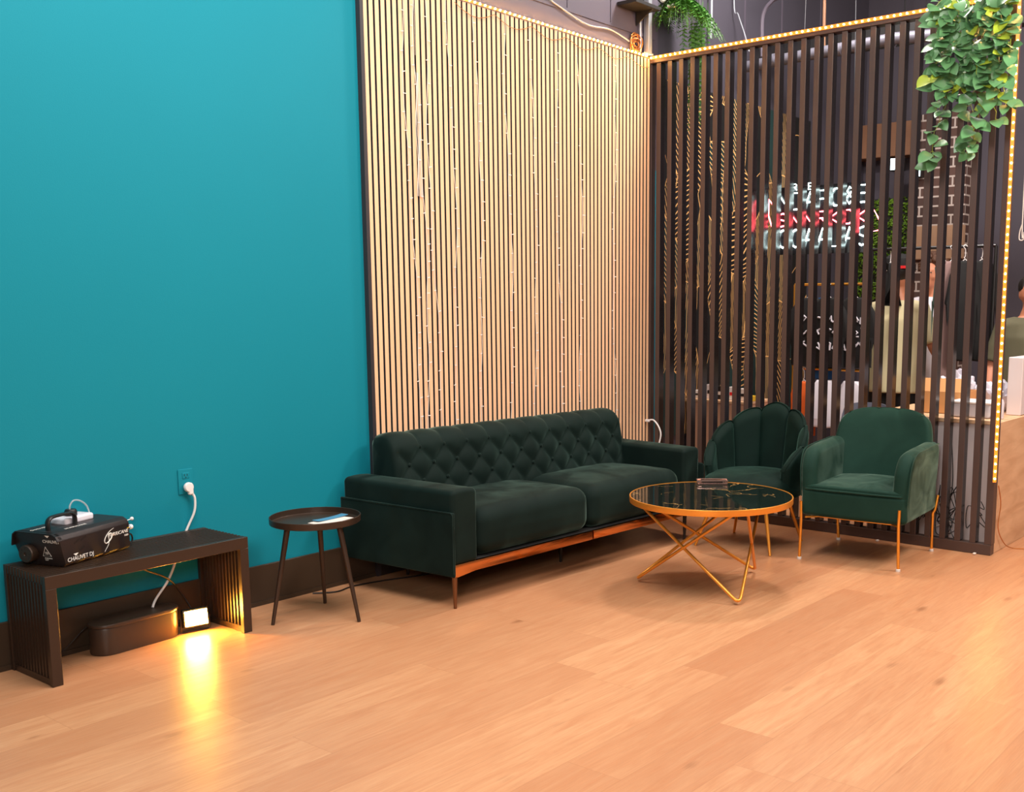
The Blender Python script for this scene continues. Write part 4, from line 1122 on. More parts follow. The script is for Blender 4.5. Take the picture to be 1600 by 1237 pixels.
# ------------------------------------------------------------ upper corner hardware
bm = NB(); box(bm, -0.062, -0.022, -0.052, -0.008, 3.225, 4.88, 0.002, 1); box(bm, -0.085, -0.010, -0.056, -0.004, 3.222, 3.232)
tag(obj('steel_post', bm, M_steel, None, False), 'pale grey square steel post rising from the corner above the slats', 'post')
bm = NB(); tube(bm, [(-0.115, -0.018, 3.23), (-0.115, -0.018, 3.46)], 0.008, 10)
tag(obj('conduit_stub', bm, M_steel), 'short thin grey conduit just left of the steel post', 'conduit')
t = thing('wall_shelf_bracket', 'dark flat bracket plate on the wall left of the steel post', 'bracket', (-0.19, -0.003, 3.50))
bm = NB(); box(bm, -0.17, 0.115, -0.16, 0.0, -0.012, 0.012, 0.002, 1); obj('plate', bm, M_black, t, False)
bm = NB(); prism(bm, [(0.0, -0.012), (-0.14, -0.012), (0.0, -0.10)], 0.04, 0.05, M=Matrix(((0, 0, 1, 0), (1, 0, 0, 0), (0, 1, 0, 0), (0, 0, 0, 1)))); obj('gusset', bm, M_black, t, False)
t = thing('clip_spotlight', 'small black clip spotlight with a white lamp beside the fern', 'spotlight', (0.0, -0.085, 3.60))
bm = NB(); Ms_ = Matrix.Translation((0.02, -0.02, 0.0)) @ Matrix.Rotation(R_(115), 4, 'X') @ Matrix.Rotation(R_(-30), 4, 'Y')
lathe(bm, [(0, -0.05), (0.020, -0.05), (0.030, -0.02), (0.038, 0.035), (0.035, 0.035), (0.028, 0.0), (0, 0.0)], 20, M=Ms_); obj('shade', bm, M_blackp, t)
bm = NB(); lathe(bm, [(0, 0.0), (0.022, 0.0), (0.026, 0.02), (0.014, 0.032), (0, 0.034)], 20, M=Ms_); obj('bulb', bm, M_white, t)
bm = NB(); tube(bm, [(-0.06, 0.04, 0.0), (-0.02, 0.02, 0.02), (0.01, 0.0, 0.0)], 0.006, 8); rbox(bm, 0.045, -0.085, -0.055, 0.035, 0.06, 0.022, 0.007, n=2); obj('clip', bm, M_white, t)
t = thing('wire_coil', 'coil of copper coloured wire on the dark wall above the slats', 'wire coil', (-0.165, -0.018, 3.275))
bm = NB(); pts = []
for i in range(150):
    a = i * 0.27; r = 0.016 + 0.060 * i / 150; pts.append((r * cos(a), -0.008 * sin(i * .9), r * sin(a)))
tube(bm, pts, 0.0042, 6); obj('windings', bm, M_copw, t)
bm = NB(); tube(bm, spline([(-1.55, -0.012, 3.33), (-1.25, -0.012, 3.42), (-1.0, -0.012, 3.36), (-0.70, -0.014, 3.30), (-0.45, -0.014, 3.315), (-0.24, -0.016, 3.28)], 10), 0.005, 8)
tag(obj('wall_cable', bm, M_steel), 'pale cable arching along the dark wall above the slats', 'cable')
def run(name, label, cat, pts, r, m):
    b_ = NB(); tube(b_, spline(pts, 6), r, 8); return tag(obj(name, b_, m), label, cat)
run('bent_conduit', 'dark conduit bending over in a wide arch above the batten screen', 'conduit', [(1.2, -0.229, 3.40), (1.2, -0.221, 3.634), (1.2, -0.236, 3.726), (1.2, -0.285, 3.784), (1.2, -0.379, 3.82), (1.2, -0.7, 3.84), (1.2, -1.2, 3.84)], 0.016, M_darkwall)
run('hanging_cable', 'thin cable hanging from the ceiling left of the arched conduit', 'cable', [(1.1, 0.02 - 0.05, 4.88), (1.1, -0.025, 3.85), (1.1, -0.066, 3.72), (1.1, -0.125, 3.57), (1.1, -0.17, 3.43)], 0.005, M_steel)
run('straight_conduit', 'straight vertical conduit ending just right of the fern', 'conduit', [(0.75, -0.05, 4.88), (0.75, -0.045, 3.77), (0.75, -0.045, 3.58), (0.75, -0.04, 3.48)], 0.009, M_steel)
run('bowed_conduit', 'slightly bowed thin conduit right behind the fern', 'conduit', [(0.60, -0.02, 4.88), (0.60, -0.035, 3.73), (0.60, -0.05, 3.65), (0.60, -0.035, 3.52)], 0.007, M_darkwall)
run('drop_rod', 'thin drop rod coming down above the middle of the batten screen', 'rod', [(1.27, -0.715, 4.88), (1.27, -0.715, 3.735), (1.27, -0.72, 3.42)], 0.012, M_woodband)
b_ = NB(); tube(b_, [(1.15, -0.10, 3.33), (1.15, -0.50, 3.345), (1.15, -1.34, 3.365), (1.15, -1.62, 3.345), (1.15, -1.70, 3.36), (1.15, -1.735, 3.42), (1.15, -1.74, 4.2)], 0.042, 20)
for yy in (-0.35, -0.9, -1.3): tube(b_, [(1.15, yy, 3.35), (1.15, yy - 0.03, 3.35)], 0.047, 20)
tag(obj('duct_pipe', b_, mat('dull_grey_duct', sc(118, 116, 128), 0.5, metal=0.4)), 'silver duct pipe running high behind the batten screen', 'pipe')
b_ = NB(); box(b_, 1.5, 1.62, -2.6, -0.02, 3.42, 3.60, 0.003, 1); tag(obj('ceiling_beam', b_, M_black, None, False), 'dark beam running high behind the batten screen', 'beam')

# ------------------------------------------------------------ shop behind the screen
bm = NB(); box(bm, 0.18, 2.45, -0.012, -0.001, 0.50, 3.10); tag(obj('leaf_mural', bm, M_mural, None, False), 'black mural of gold line leaves on the wall behind the battens', 'mural')
bm = NB(); box(bm, 3.30, 3.598, -1.12, -0.66, 0.001, 3.2); tag(obj('brick_pillar', bm, M_brick, None, False), 'brown brick pillar with pale mortar at the back of the shop', 'pillar')
bm = NB(); box(bm, 3.22, 3.298, -1.14, -0.64, 1.90, 2.20, 0.006, 1); tag(obj('stone_ledge', bm, M_stone, None, False), 'tan stone ledge across the brick pillar', 'ledge')
bm = NB(); box(bm, 3.40, 3.598, -0.655, 0.25, 2.87, 3.18, 0.004, 1); tag(obj('timber_lintel', bm, M_woodband, None, False), 'tan timber lintel left of the brick pillar top', 'lintel')
t = thing('moss_panel', 'yellow green moss wall panel left of the brick pillar', 'plant panel', (3.56, -0.34, 2.05))
bm = NB(); box(bm, 0.0, 0.03, -0.30, 0.36, -0.5, 0.45); obj('backing', bm, M_black, t, False)
rg = random.Random(9); bm = NB()
for i in range(2600):
    y = rg.uniform(-0.30, 0.36); z = rg.uniform(-0.5, 0.45)
    leaf_into(bm, Vector((0.0, y, z)), (-0.8, rg.uniform(-1, 1), rg.uniform(-1, .6)), (-0.5, rg.uniform(-1, 1), rg.uniform(-1, 1)), rg.uniform(.025, .05), .02, 0.1, heart=False)
obj('moss', bm, M_moss, t, False)
for (y, z, s, tx) in ((-0.50, 2.77, 0.10, 'cool white glowing spot lamp under the lintel, the left one'), (-0.70, 2.68, 0.07, 'cool white glowing spot lamp under the lintel, the right one')):
    t = thing('spot_lamp', tx, 'lamp', (3.20, y, z), 0, 'cool spot lamps by the brick pillar')
    bm = NB(); box(bm, 0, 0.08, -s / 2 - 0.01, s / 2 + 0.01, -s / 2 - 0.01, s / 2 + 0.01, 0.004, 1); tube(bm, [(0.04, 0, s / 2), (0.04, 0, s / 2 + 0.7), (0.1, 0, s / 2 + 2.0)], 0.005, 6); obj('housing', bm, M_blackp, t, False)
    bm = NB(); box(bm, -0.004, -0.0005, -s / 2, s / 2, -s / 2, s / 2); obj('lens', bm, M_cool, t, False)

# counter
t = thing('shop_counter', 'pale wood and white counter standing behind the free end of the batten screen', 'counter', (0.0, -2.55, 0))
bm = NB(); box(bm, 0.16, 0.18, 0.022, 0.86, 0.001, 0.772, 0.001, 1); obj('front_panel', bm, M_whitel, t, False)
bm = NB(); box(bm, 0.075, 0.90, 0.0, 0.02, 0.001, 0.797, 0.001, 1); obj('end_panel', bm, M_lam, t, False)
bm = NB(); box(bm, 0.13, 0.90, 0.021, 0.87, 0.774, 0.799, 0.002, 1); obj('counter_top', bm, M_lam, t, False)
bm = NB(); box(bm, 0.185, 0.895, 0.84, 0.86, 0.001, 0.772); obj('far_panel', bm, M_whitel, t, False)
bm = NB(); box(bm, 0.53, 0.86, -2.53, -2.44, 0.801, 1.165, 0.003, 1); tag(obj('white_box', bm, M_whitel, None, False), 'tall plain white box standing on the counter end', 'box')
t = thing('cardboard_box', 'open brown cardboard box on the counter behind the battens', 'box', (0.50, -2.08, 0.801), R_(4))
bm = NB()
for a in ((-.15, .15, -.14, -.135), (-.15, .15, .135, .14), (-.15, -.145, -.14, .14), (.145, .15, -.14, .14)): box(bm, a[0], a[1], a[2], a[3], 0.0, 0.14)
box(bm, -.15, .15, -.14, .14, 0, .004); obj('carton', bm, M_card, t, False)
bm = NB(); prism(bm, [(-.14, 0), (.14, 0), (.14, .10), (-.14, .10)], 0, 0.003, M=Matrix.Translation((-0.15, 0, 0.14)) @ Matrix.Rotation(R_(90), 4, 'Z') @ Matrix.Rotation(R_(125), 4, 'X')); obj('flap', bm, M_card, t, False)
t = thing('storage_bin', 'frosted plastic storage bin on the counter in front of the cardboard box', 'bin', (0.31, -2.32, 0.801))
bm = NB(); rbox(bm, 0, 0, 0.045, 0.20, 0.24, 0.088, 0.012, n=3); obj('tub', bm, M_bin, t)
bm = NB(); rbox(bm, 0, 0, 0.094, 0.214, 0.254, 0.014, 0.005, n=3); obj('lid', bm, M_white, t)
t = thing('sanitizer_bottle', 'white pump sanitizer bottle on the counter beside the end post', 'bottle', (0.27, -2.475, 0.801))
bm = NB(); lathe(bm, [(0, 0), (0.030, 0), (0.032, 0.006), (0.032, 0.095), (0.026, 0.115), (0.012, 0.125), (0, 0.125)], 24); obj('body', bm, M_tank, t)
bm = NB(); lathe(bm, [(0.013, 0.125), (0.013, 0.14), (0.005, 0.142), (0.005, 0.165), (0.012, 0.166), (0.012, 0.176), (0, 0.177)], 16); tube(bm, [(0, 0, 0.171), (-0.02, -0.02, 0.171), (-0.03, -0.03, 0.163)], 0.005, 8); obj('pump', bm, M_white, t)
def crumple(name, label, cat, loc, s, m, seed):
    rg = random.Random(seed); bm = NB(); bmesh.ops.create_icosphere(bm, subdivisions=4, radius=1)
    ph = [Vector((rg.uniform(-1, 1), rg.uniform(-1, 1), rg.uniform(-1, 1))) for _ in range(9)]
    for v in bm.verts:
        c = v.co.copy(); k = 1 + sum(0.10 * abs(sin(6 * c.dot(p_) + i)) for i, p_ in enumerate(ph)) - 0.35
        v.co = Vector((c.x * s[0], c.y * s[1], (c.z + 1) * s[2])) * k if c.z > -0.7 else Vector((c.x * s[0] * .8, c.y * s[1] * .8, 0))
        v.co.z = max(v.co.z, 0)
    o = obj(name, bm, m, None, True, 25); o.location = loc; return tag(o, label, cat)
crumple('carrier_bag', 'crumpled white carrier bag bulging up on the counter by the man', 'bag', (0.79, -2.03, 0.801), (0.07, 0.10, 0.10), M_bag, 1)
crumple('carrier_bag', 'low crumpled white carrier bag on the counter nearest the end post', 'bag', (0.76, -2.31, 0.801), (0.09, 0.09, 0.08), M_bag, 2)
rg = random.Random(21)
for k, (y0, y1, z0, z1, m, lb) in enumerate(((-2.02, -2.12, 0.07, 0.50, M_blackp, 'tangled black cables against the white counter, nearest the armchair'), (-2.17, -2.32, 0.07, 0.42, M_blackp, 'dense tangle of black cables against the middle of the white counter'), (-2.15, -2.27, 0.10, 0.26, M_wirel, 'small pale coiled cable in front of the black tangle'), (-2.33, -2.50, 0.12, 0.33, M_blackp, 'loose thin black cable against the white counter near the end post'))):
    pts = [Vector((rg.uniform(0.085, 0.140), rg.uniform(y0, y1), rg.uniform(z0, z1))) for _ in range(30 if k < 2 else 9)]
    if k < 2: pts = [Vector((0.11, (y0 + y1) / 2, 0.74))] + pts
    bm = NB(); tube(bm, spline(pts, 7), 0.0026 if k != 2 else 0.0035, 6); tag(obj('cable_tangle', bm, m), lb, 'cable')
bm = NB(); tube(bm, spline([(0.068, -2.562, 0.42), (0.12, -2.565, 0.30), (0.10, -2.562, 0.16), (0.20, -2.568, 0.05), (0.26, -2.60, 0.008), (0.30, -2.70, 0.006), (0.25, -2.80, 0.006), (0.31, -2.86, 0.006)], 8), 0.003, 6)
tag(obj('loose_wire', bm, M_copw), 'thin copper wire trailing onto the floor by the counter end panel', 'wire')
for i, (x, y, lb) in enumerate(((-0.05, -1.86, 'tiny scrap of paper on the floor behind the armchair legs'), (0.0, -2.47, 'tiny pale crumb on the bottom rail near the end post'))):
    bm = NB(); rbox(bm, 0, 0, 0.006, 0.022, 0.016, 0.010, 0.003, n=1, seg=2); o = obj('paper_scrap', bm, M_paper); o.location = (x if i == 0 else -0.025, y, 0.001); tag(o, lb, 'litter')

# cabinet with things on it
t = thing('low_cabinet', 'low pale wood cabinet behind the left part of the batten screen', 'cabinet', (0.50, -0.30, 0))
bm = NB(); box(bm, 0, 0.35, -0.26, 0.27, 0.001, 0.755, 0.002, 1); obj('body', bm, mat('peach_laminate', sc(214, 164, 132), 0.5), t, False)
bm = NB(); box(bm, -0.01, 0.36, -0.27, 0.28, 0.756, 0.775, 0.002, 1); obj('top_panel', bm, M_lam, t, False)
for i, (y, w_, h, m, lb) in enumerate(((-0.08, .07, .06, M_white, 'small white carton at the left end of the low pale cabinet'), (-0.19, .06, .11, M_whitel, 'tall white carton on the low pale cabinet'), (-0.29, .08, .10, M_dkmetal, 'dark box in the middle of the low pale cabinet'), (-0.39, .06, .10, M_white, 'white and red carton on the low pale cabinet'), (-0.47, .06, .09, M_paper, 'cream carton on the low pale cabinet'), (-0.545, .05, .04, M_yprint, 'small yellow box at the right end of the low pale cabinet'))):
    t = thing('carton', lb, 'box', (0.60, y, 0.776), 0, 'small boxes on the low cabinet'); bm = NB(); box(bm, -0.03, 0.03, -w_ / 2, w_ / 2, 0, h, 0.002, 1); obj('carton_body', bm, m, t, False)
    bm = NB(); box(bm, -0.0315, -0.0302, -w_ / 2 + 0.008, w_ / 2 - 0.008, h * .35, h * .6); obj('band', bm, M_red if i == 3 else M_dkmetal if i != 2 else M_paper, t, False)
# grey chair
t = thing('grey_chair', 'grey plastic chair standing behind the battens between the green chairs', 'chair', (0.72, -1.32, 0), R_(180))
bm = NB(); grid_surf(bm, lambda u, v, k: Vector((-0.22 - 0.05 * v + 0.06 * (2 * u - 1) ** 2 - (0.012 if k else 0), (u - .5) * (0.42 - .06 * v ** 3), 0.42 + 0.36 * v - 0.04 * (2 * u - 1) ** 4 * v)), 20, 16, thick=1); obj('backrest', bm, M_gwall, t)
bm = NB(); rbox(bm, 0, 0, 0.42, 0.44, 0.43, 0.035, 0.015, n=4); obj('seat', bm, M_gwall, t)
for sx_ in (-1, 1):
    for sy in (-1, 1): bm = NB(); tube(bm, [(0.20 * sx_, 0.2 * sy, 0.001), (0.15 * sx_, 0.16 * sy, 0.41)], 0.011, 8); obj('leg', bm, M_dkmetal, t)

# racks and garments
t = thing('gold_clothes_rack', 'gold two tier clothes rack in the shop behind the shell chair', 'clothes rack', (1.15, -0.85, 0))
for y in (-0.34, 0.26):
    bm = NB(); tube(bm, [(0, y, 0.02), (0, y, 1.645)], 0.011, 10); obj('upright', bm, M_gold, t)
    bm = NB(); tube(bm, [(-0.14, y, 0.012), (0.14, y, 0.012)], 0.011, 10); obj('foot', bm, M_gold, t)
for z in (1.645, 1.0): bm = NB(); tube(bm, [(0, -0.34, z), (0, 0.26, z)], 0.011, 10); obj('rail', bm, M_gold, t)
t = thing('black_clothes_rail', 'long black clothes rail across the shop behind the armchair', 'clothes rack', (1.28, -1.58, 0))
for y in (-0.50, 0.42): bm = NB(); tube(bm, [(0, y, 0.02), (0, y, 1.90)], 0.012, 10); obj('upright', bm, M_blackp, t); bm = NB(); tube(bm, [(-0.12, y, 0.013), (0.06, y, 0.013)], 0.012, 10); obj('foot', bm, M_blackp, t)
bm = NB(); tube(bm, [(0, -0.50, 1.90), (0, 0.42, 1.90)], 0.012, 10); obj('rail', bm, M_blackp, t)

def garment(label, cat, loc, wd, ln, m, rz=0.0, sleeve=True, prints=None, th=0.05, hook_z=0.10):
    t = thing('hanging_garment', label, cat, loc, rz, 'clothes on the gold rack' if 'gold' in label else 'clothes on the black rail')
    h = wd / 2; out = [(0.06, 0.0), (h * 0.75, -0.045), (h, -0.10)]
    if sleeve: out += [(h * 1.28, -0.30), (h * 1.05, -0.33), (h * 0.92, -0.22)]
    out += [(h * 0.90, -0.30), (h * 0.92, -ln), (0, -ln - 0.01)]
    pts = out + [(-a, b) for a, b in reversed(out[:-1])]
    bm = NB(); M = Matrix(((0, 0, 1, 0), (1, 0, 0, 0), (0, 1, 0, 0), (0, 0, 0, 1)))
    prism(bm, pts, -th / 2, th / 2, th * 0.35, M=M, seg=3)
    obj('cloth', bm, m, t, angle=50)
    bm = NB(); tube(bm, spline([(0, -h * .8, -0.06), (0, 0, 0.012), (0, 0, 0.03), (0, 0.0, hook_z - 0.02), (0, 0.014, hook_z + 0.004), (0, 0.002, hook_z + 0.016), (0, -0.014, hook_z + 0.002)], 5), 0.003, 6); tube(bm, [(0, 0, 0.012), (0, h * .8, -0.06)], 0.003, 6); obj('hanger', bm, M_white, t)
    if prints:
        bm = NB(); rg = random.Random(prints)
        for r in range(3):
            for c in range(4):
                y = (c - 1.5) * wd * 0.17; z = -0.16 - r * 0.10
                P_ = [Vector((-th / 2 - 0.002, y + rg.uniform(-.025, .025), z + rg.uniform(-.035, .035))) for _ in range(4)]
                tube(bm, P_, 0.007, 5)
        obj('print', bm, M_whitec, t)
    return t
garment('black t-shirt with white print hanging on the gold rack, leftmost', 't-shirt', (1.130, -0.730, 1.545), 0.30, 0.52, M_blackc, 0.15, prints=4, hook_z=0.095)
garment('black t-shirt with bold white print hanging on the gold rack, middle', 't-shirt', (1.090, -0.910, 1.545), 0.30, 0.52, M_blackc, -0.1, prints=8, hook_z=0.095)
garment('black t-shirt with white print hanging on the gold rack, rightmost', 't-shirt', (1.120, -1.110, 1.545), 0.30, 0.52, M_blackc, 0.1, prints=15, hook_z=0.095)
garment('blue top hanging on the gold rack behind the black t-shirts', 'top', (1.200, -0.830, 1.545), 0.30, 0.62, M_bluec, 0, hook_z=0.095)
garment('orange top hanging on the lower bar of the gold rack', 'top', (1.130, -0.700, 0.90), 0.22, 0.42, M_orange, 0, False, hook_z=0.095)
garment('white top on the lower bar of the gold rack, nearer the shell chair', 'top', (1.100, -0.890, 0.92), 0.24, 0.36, M_whitec, 0.2, hook_z=0.075)
garment('white top on the lower bar of the gold rack, nearer the armchair', 'top', (1.120, -1.100, 0.92), 0.24, 0.36, M_whitec, -0.1, hook_z=0.075)
garment('mauve grey long garment on the black clothes rail', 'coat', (1.28, -1.77, 1.80), 0.16, 1.12, M_greyc, 0.9, hook_z=0.095)
garment('grey green garment next to the mauve one on the black clothes rail', 'top', (1.28, -1.72, 1.80), 0.14, 0.70, M_tealc, 1.1, hook_z=0.095)
garment('black jacket on the black clothes rail, nearest the mauve garment', 'jacket', (1.24, -1.88, 1.80), 0.20, 0.70, M_blackc, 0.5, hook_z=0.095)
garment('black jacket on the black clothes rail, nearest the end post', 'jacket', (1.30, -1.98, 1.80), 0.22, 0.70, M_blackc, 0.4, hook_z=0.095)
garment('black jacket at the left end of the black clothes rail', 'jacket', (1.30, -1.30, 1.80), 0.10, 0.30, M_blackc, 1.3, False, hook_z=0.095)
t = thing('cord_loop', 'thin pale cord loop hanging right of the glowing end post', 'cord', (1.0, -2.335, 1.92))
bm = NB(); tube(bm, spline([(0, 0, 1.2), (0, 0.0, 0.10), (0, -0.016, 0.05), (0, -0.012, 0.0), (0, 0.014, 0.0), (0, 0.014, 0.05), (0, 0.0, 0.10)], 6), 0.004, 6); obj('cord', bm, M_wirel, t)

# ------------------------------------------------------------ neon sign
FONT = {'N': [[(0, 0), (0, 1), (1, 0), (1, 1)]], 'D': [[(0, 0), (0, 1), (.6, 1), (1, .75), (1, .25), (.6, 0), (0, 0)]], 'A': [[(0, 0), (.5, 1), (1, 0)], [(.22, .4), (.78, .4)]],
        'C': [[(1, .85), (.7, 1), (.3, 1), (0, .7), (0, .3), (.3, 0), (.7, 0), (1, .15)]], 'R': [[(0, 0), (0, 1), (.7, 1), (1, .8), (.7, .5), (0, .5)], [(.5, .5), (1, 0)]],
        'B': [[(0, 0), (0, 1), (.8, 1), (1, .78), (.8, .53), (0, .53)], [(.8, .53), (1, .28), (.8, 0), (0, 0)]], 'P': [[(0, 0), (0, 1), (.7, 1), (1, .8), (.7, .5), (0, .5)]],
        'K': [[(0, 0), (0, 1)], [(1, 1), (0, .5), (1, 0)]], 'S': [[(1, .85), (.6, 1), (.1, .9), (.1, .6), (.9, .4), (.9, .1), (.4, 0), (0, .15)]], 'L': [[(0, 1), (0, 0), (1, 0)]],
        'O': [[(.5, 1), (.15, .85), (0, .5), (.15, .15), (.5, 0), (.85, .15), (1, .5), (.85, .85), (.5, 1)]], 'I': [[(.5, 0), (.5, 1)]], 'E': [[(1, 1), (0, 1), (0, 0), (1, 0)], [(0, .5), (.8, .5)]], '&': [[(1, 0), (.2, .75), (.4, 1), (.7, .8), (.1, .3), (.4, 0), (1, .45)]]}
t = thing('neon_sign', 'white and red neon sign hanging in the shop behind the battens', 'sign', (0.15, -1.299, 2.045)); t.scale = (0.908, 0.908, 0.908)
bm = NB(); box(bm, 0.030, 0.036, -0.39, 0.39, -0.24, 0.25); obj('backing_panel', bm, mat('dark_glossy_acrylic', (0.01, 0.01, 0.012, 1), 0.15), t, False)
def neon(ch, y, z, w_, h, m, r=0.0055):
    b_ = NB()
    for st in FONT[ch]:
        tube(b_, [(0.018 if k % 2 else 0.0181, y - (px - 0.5) * w_, z + py * h) for k, (px, py) in enumerate(st)], r, 6)
    return obj('neon_letter', b_, m, t)
cols = [0.315, 0.208, 0.100, -0.008, -0.112, -0.218, -0.322]
for i, ch in enumerate('NDAPC&B'):
    neon(ch, cols[i], 0.085 + 0.006 * abs(i - 2) * (1 if i > 2 else 0), 0.088, 0.118, M_nw)
    neon('SNNRKDK'[i], cols[i] + 0.01, -0.035, 0.080, 0.095, M_np)
    neon('OOAALAS'[i], cols[i], -0.190, 0.088, 0.130, M_nw)
for i, ch in enumerate('RIE'): neon(ch, (0.225, 0.195, 0.10)[i], 0.222, 0.030, 0.045, M_nw, 0.003)
bm = NB(); tube(bm, [(0.0, -0.40, -0.10), (0.0, -0.40, 0.06), (0.0, -0.455, -0.03), (0.0, -0.46, -0.09)], 0.006, 6, closed=True); obj('neon_arrow', bm, M_np, t)
bm = NB(); tube(bm, [(0.0, 0.39, -0.06), (0.0, 0.43, 0.05), (0.0, 0.43, 0.17), (0.0, 0.39, 0.12)], 0.006, 6, closed=True); obj('neon_arrow', bm, M_np, t)
bm = NB()
for y in (0.20, -0.23): tube(bm, [(0.030, y, 0.25), (0.030, y * 0.8, 2.77)], 0.002, 5)
obj('suspension_wire', bm, M_steel, t)

# ------------------------------------------------------------ people
def loft(bm, rings, seg=20):
    """rings: (centre, rx, ry) horizontal ellipses"""
    R = []
    for c, rx, ry in rings: R.append([bm.verts.new((c[0] + rx * cos(2 * pi * k / seg), c[1] + ry * sin(2 * pi * k / seg), c[2])) for k in range(seg)])
    for a, b in zip(R[:-1], R[1:]):
        for k in range(seg): bm.faces.new((a[k], a[(k + 1) % seg], b[(k + 1) % seg], b[k]))
    bm.faces.new(R[0][::-1]); bm.faces.new(R[-1])
def ball(bm, c, r, s=(1, 1, 1)):
    bmesh.ops.create_uvsphere(bm, u_segments=16, v_segments=12, radius=r, matrix=Matrix.Translation(c) @ Matrix.Diagonal((*s, 1)))
def remesh(o, vox, it=4):
    m = o.modifiers.new('remesh', 'REMESH'); m.mode = 'VOXEL'; m.voxel_size = vox; m.use_smooth_shade = True
    s = o.modifiers.new('smooth', 'SMOOTH'); s.factor = 0.5; s.iterations = it
def person(label, loc, rz, H, arms, shirt, trousers, hair, shirt_bottom=0.80, cap=False):
    t = thing('person', label, 'person', loc, rz); k = H / 1.75
    V = lambda x, y, z: Vector((x * k, y * k, z * k))
    bm = NB()
    loft(bm, [(V(0, 0, .84), .10 * k, .155 * k), (V(0, 0, .95), .115 * k, .17 * k), (V(0.005, 0, 1.08), .10 * k, .145 * k), (V(0.005, 0, 1.25), .11 * k, .165 * k), (V(0, 0, 1.38), .11 * k, .185 * k), (V(-.01, 0, 1.45), .08 * k, .16 * k), (V(-.012, 0, 1.49), .06 * k, .075 * k), (V(-.005, 0, 1.55), .055 * k, .056 * k), (V(0.005, 0, 1.60), .058 * k, .056 * k)])
    # head with face
    ball(bm, V(0.005, 0, 1.660), .090 * k, (1.05, .90, 1.16)); ball(bm, V(0.030, 0, 1.60), .060 * k, (1, .86, 1.0)); ball(bm, V(-.015, 0, 1.685), .090 * k, (1, .88, .95))
    tube(bm, [V(.092, 0, 1.672), V(.112, 0, 1.635), V(.098, 0, 1.622)], [.009 * k, .014 * k, .010 * k], 8)
    for s in (-1, 1):
        ball(bm, V(-.002, .080 * s, 1.645), .024 * k, (.7, .35, 1.25)); ball(bm, V(.082, .033 * s, 1.683), .013 * k, (.6, 1.5, .5)); ball(bm, V(.058, .040 * s, 1.632), .024 * k)
    ball(bm, V(.088, 0, 1.600), .015 * k, (.7, 1.5, .45)); ball(bm, V(.078, 0, 1.570), .022 * k, (.8, 1.1, .8))
    for s in (-1, 1):
        hp = V(0, .095 * s, .90)
        tube(bm, [hp, V(.005, .10 * s, .70), V(.01, .10 * s, .48), V(-.01, .10 * s, .33), V(-.015, .10 * s, .10), V(-.01, .10 * s, .05)], [.088 * k, .080 * k, .056 * k, .058 * k, .036 * k, .036 * k], 14)
        tube(bm, [V(-.06, .10 * s, .042), V(.05, .11 * s, .035), V(.15, .12 * s, .026), V(.18, .122 * s, .026)], [.034 * k, .04 * k, .034 * k, .02 * k], 12)
    sl = NB()
    for s, (E, Wp) in zip((1, -1), arms):
        Sh = V(-.005, .175 * s, 1.415); E = Vector(E) * k; Wp = Vector(Wp) * k
        tube(bm, [V(-.01, .12 * s, 1.42), Sh, (Sh + E) / 2, E, (E * .6 + Wp * .4), Wp], [.052 * k, .052 * k, .045 * k, .038 * k, .037 * k, .025 * k], 12)
        d = (Wp - E).normalized(); side = Vector((0, 1, 0)) if abs(d.y) < .8 else Vector((1, 0, 0)); side = (side - d * side.dot(d)).normalized(); nn = d.cross(side)
        pc = Wp + d * .045 * k; tube(bm, [Wp, Wp + d * .03 * k, Wp + d * .085 * k], [.024 * k, .030 * k, .030 * k], 10, flat=.5, up=nn)
        for fi in range(4):
            b0_ = Wp + d * .082 * k + side * (fi - 1.5) * .0195 * k; Lf = (.068, .078, .074, .058)[fi] * k
            tube(bm, [b0_, b0_ + d * Lf * .45 - nn * s * .004, b0_ + d * Lf * .75 - nn * s * .014, b0_ + d * Lf - nn * s * .026], [.0092 * k, .0088 * k, .0082 * k, .0068 * k], 8)
        b0_ = Wp + d * .03 * k + side * .026 * k; tube(bm, [b0_, b0_ + (d + side * .8) * .028 * k, b0_ + (d * 1.1 + side * .6) * .055 * k], [.011 * k, .010 * k, .008 * k], 8)
        tube(sl, [V(-.01, .10 * s, 1.42), Sh * 1.0 + Vector((0, 0, .004)), (Sh * .45 + E * .55), (Sh * .12 + E * .88)], [.072 * k, .070 * k, .070 * k, .072 * k], 14)
    b = obj('body', bm, M_skin, t); remesh(b, .0085)
    loft(sl, [(V(0, 0, shirt_bottom), .145 * k, .215 * k), (V(0, 0, .95), .150 * k, .212 * k), (V(0, 0, 1.15), .14 * k, .205 * k), (V(0, 0, 1.34), .135 * k, .205 * k), (V(-.005, 0, 1.44), .10 * k, .175 * k), (V(-.01, 0, 1.485), .072 * k, .085 * k)], 28)
    for v in sl.verts:
        f_ = 0.006 * sin(v.co.z * 26 + v.co.y * 18) + 0.004 * sin(v.co.y * 60 + v.co.z * 9); v.co.x += f_
    so = obj('tshirt', sl, shirt, t); remesh(so, .012, 3)
    tr = NB()
    for s in (-1, 1): tube(tr, [V(0, .088 * s, .93), V(.005, .10 * s, .70), V(.01, .10 * s, .45), V(-.01, .10 * s, .10)], [.105 * k, .100 * k, .080 * k, .070 * k], 16)
    loft(tr, [(V(0, 0, .80), .13 * k, .185 * k), (V(0, 0, .96), .125 * k, .18 * k)])
    o = obj('trousers', tr, trousers, t); remesh(o, .014, 3)
    for s in (-1, 1):
        bs_ = NB(); rbox(bs_, .055 * k, .11 * s * k, .045 * k, .28 * k, .10 * k, .085 * k, .035 * k, n=4); obj('shoe', bs_, M_blackc, t)
    hb = NB(); ball(hb, V(-.018, 0, 1.700), .104 * k, (1.0, .90, .92)); 
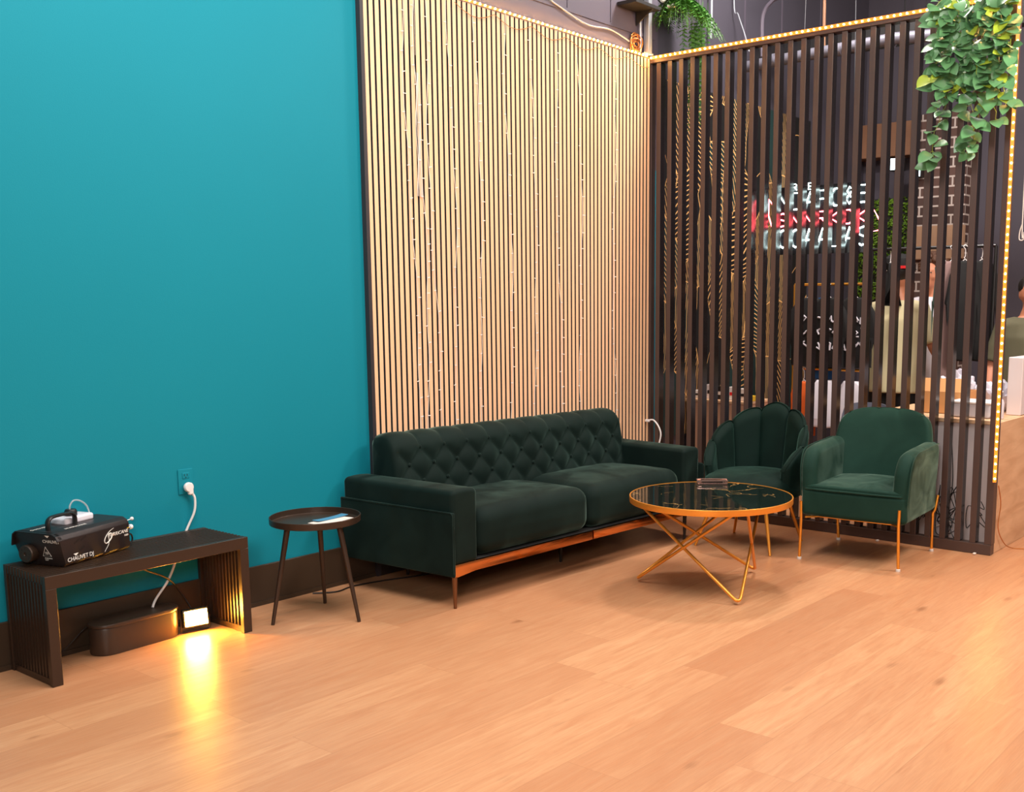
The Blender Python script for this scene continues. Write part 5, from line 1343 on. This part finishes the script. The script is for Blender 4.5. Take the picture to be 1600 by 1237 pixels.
    if hair is M_hairc:
        rg = random.Random(2)
        for i in range(110):
            a = rg.uniform(0, 2 * pi); e = rg.uniform(-.35, 1.5); d = Vector((cos(a) * cos(e), sin(a) * cos(e) * .9, sin(e)))
            if d.x > .45 and e < .6: continue
            ball(hb, V(-.018, 0, 1.700) + d * .105 * k, rg.uniform(.018, .028))
    for v in hb.verts:
        if v.co.x > .060 * k and v.co.z < 1.735 * k: v.co.x = .055 * k
        if v.co.x > -.02 * k and v.co.z < 1.66 * k: v.co.x = -.02 * k
    obj('hair', hb, hair, t)
    if not cap:
        for s in (-1, 1):
            eb = NB(); ball(eb, V(.086, .033 * s, 1.665), .0085 * k, (.5, 1.2, .7)); obj('eye', eb, M_blackp, t)
    if cap:
        cb = NB(); lathe(cb, [(0.112 * k, 0), (0.112 * k, .03 * k), (.104 * k, .07 * k), (.07 * k, .10 * k), (0, .112 * k)], 28, c=V(-.012, 0, 1.715))
        cp = obj('cap', cb, M_blackc, t)
        cb = NB(); lathe(cb, [(0.111 * k, 0), (0.1145 * k, 0), (0.1145 * k, .020 * k), (.111 * k, .020 * k)], 28, c=V(-.012, 0, 1.712)); obj('cap_band', cb, M_red, cp)
        cb = NB(); grid_surf(cb, lambda u, v, kk: V(.085 + .085 * v * cos((u - .5) * 2), .085 * sin((u - .5) * 2.6) * (1 + .1 * v), 1.718 - .012 * v) + Vector((0, 0, .004 if kk else 0)), 12, 4, thick=1); obj('cap_brim', cb, M_blackc, cp)
    return t
person('man in a cream t-shirt and black cap seen from behind through the battens', (1.50, -1.285, 0.0), R_(4), 1.80,
       (((0.06, .25, 1.16), (0.20, .22, 1.02)), ((0.02, -.27, 1.14), (0.06, -.40, .90))), M_beige, M_blackc, M_hairb, .80, cap=True)
person('person with curly brown hair standing behind the man in the cream t-shirt', (1.98, -1.36, 0.0), R_(172), 1.83,
       (((0.02, .24, 1.13), (0.16, .22, .95)), ((0.02, -.24, 1.13), (0.16, -.22, .95))), M_whitec, M_blackc, M_hairc, .86)
person('person in an olive t-shirt with dark hair standing behind the counter', (1.17, -2.37, 0.0), R_(200), 1.66,
       (((0.0, .25, 1.13), (0.12, .24, .95)), ((0.0, -.25, 1.13), (0.10, -.27, .90))), M_olive, M_blackc, M_hairb, .84)
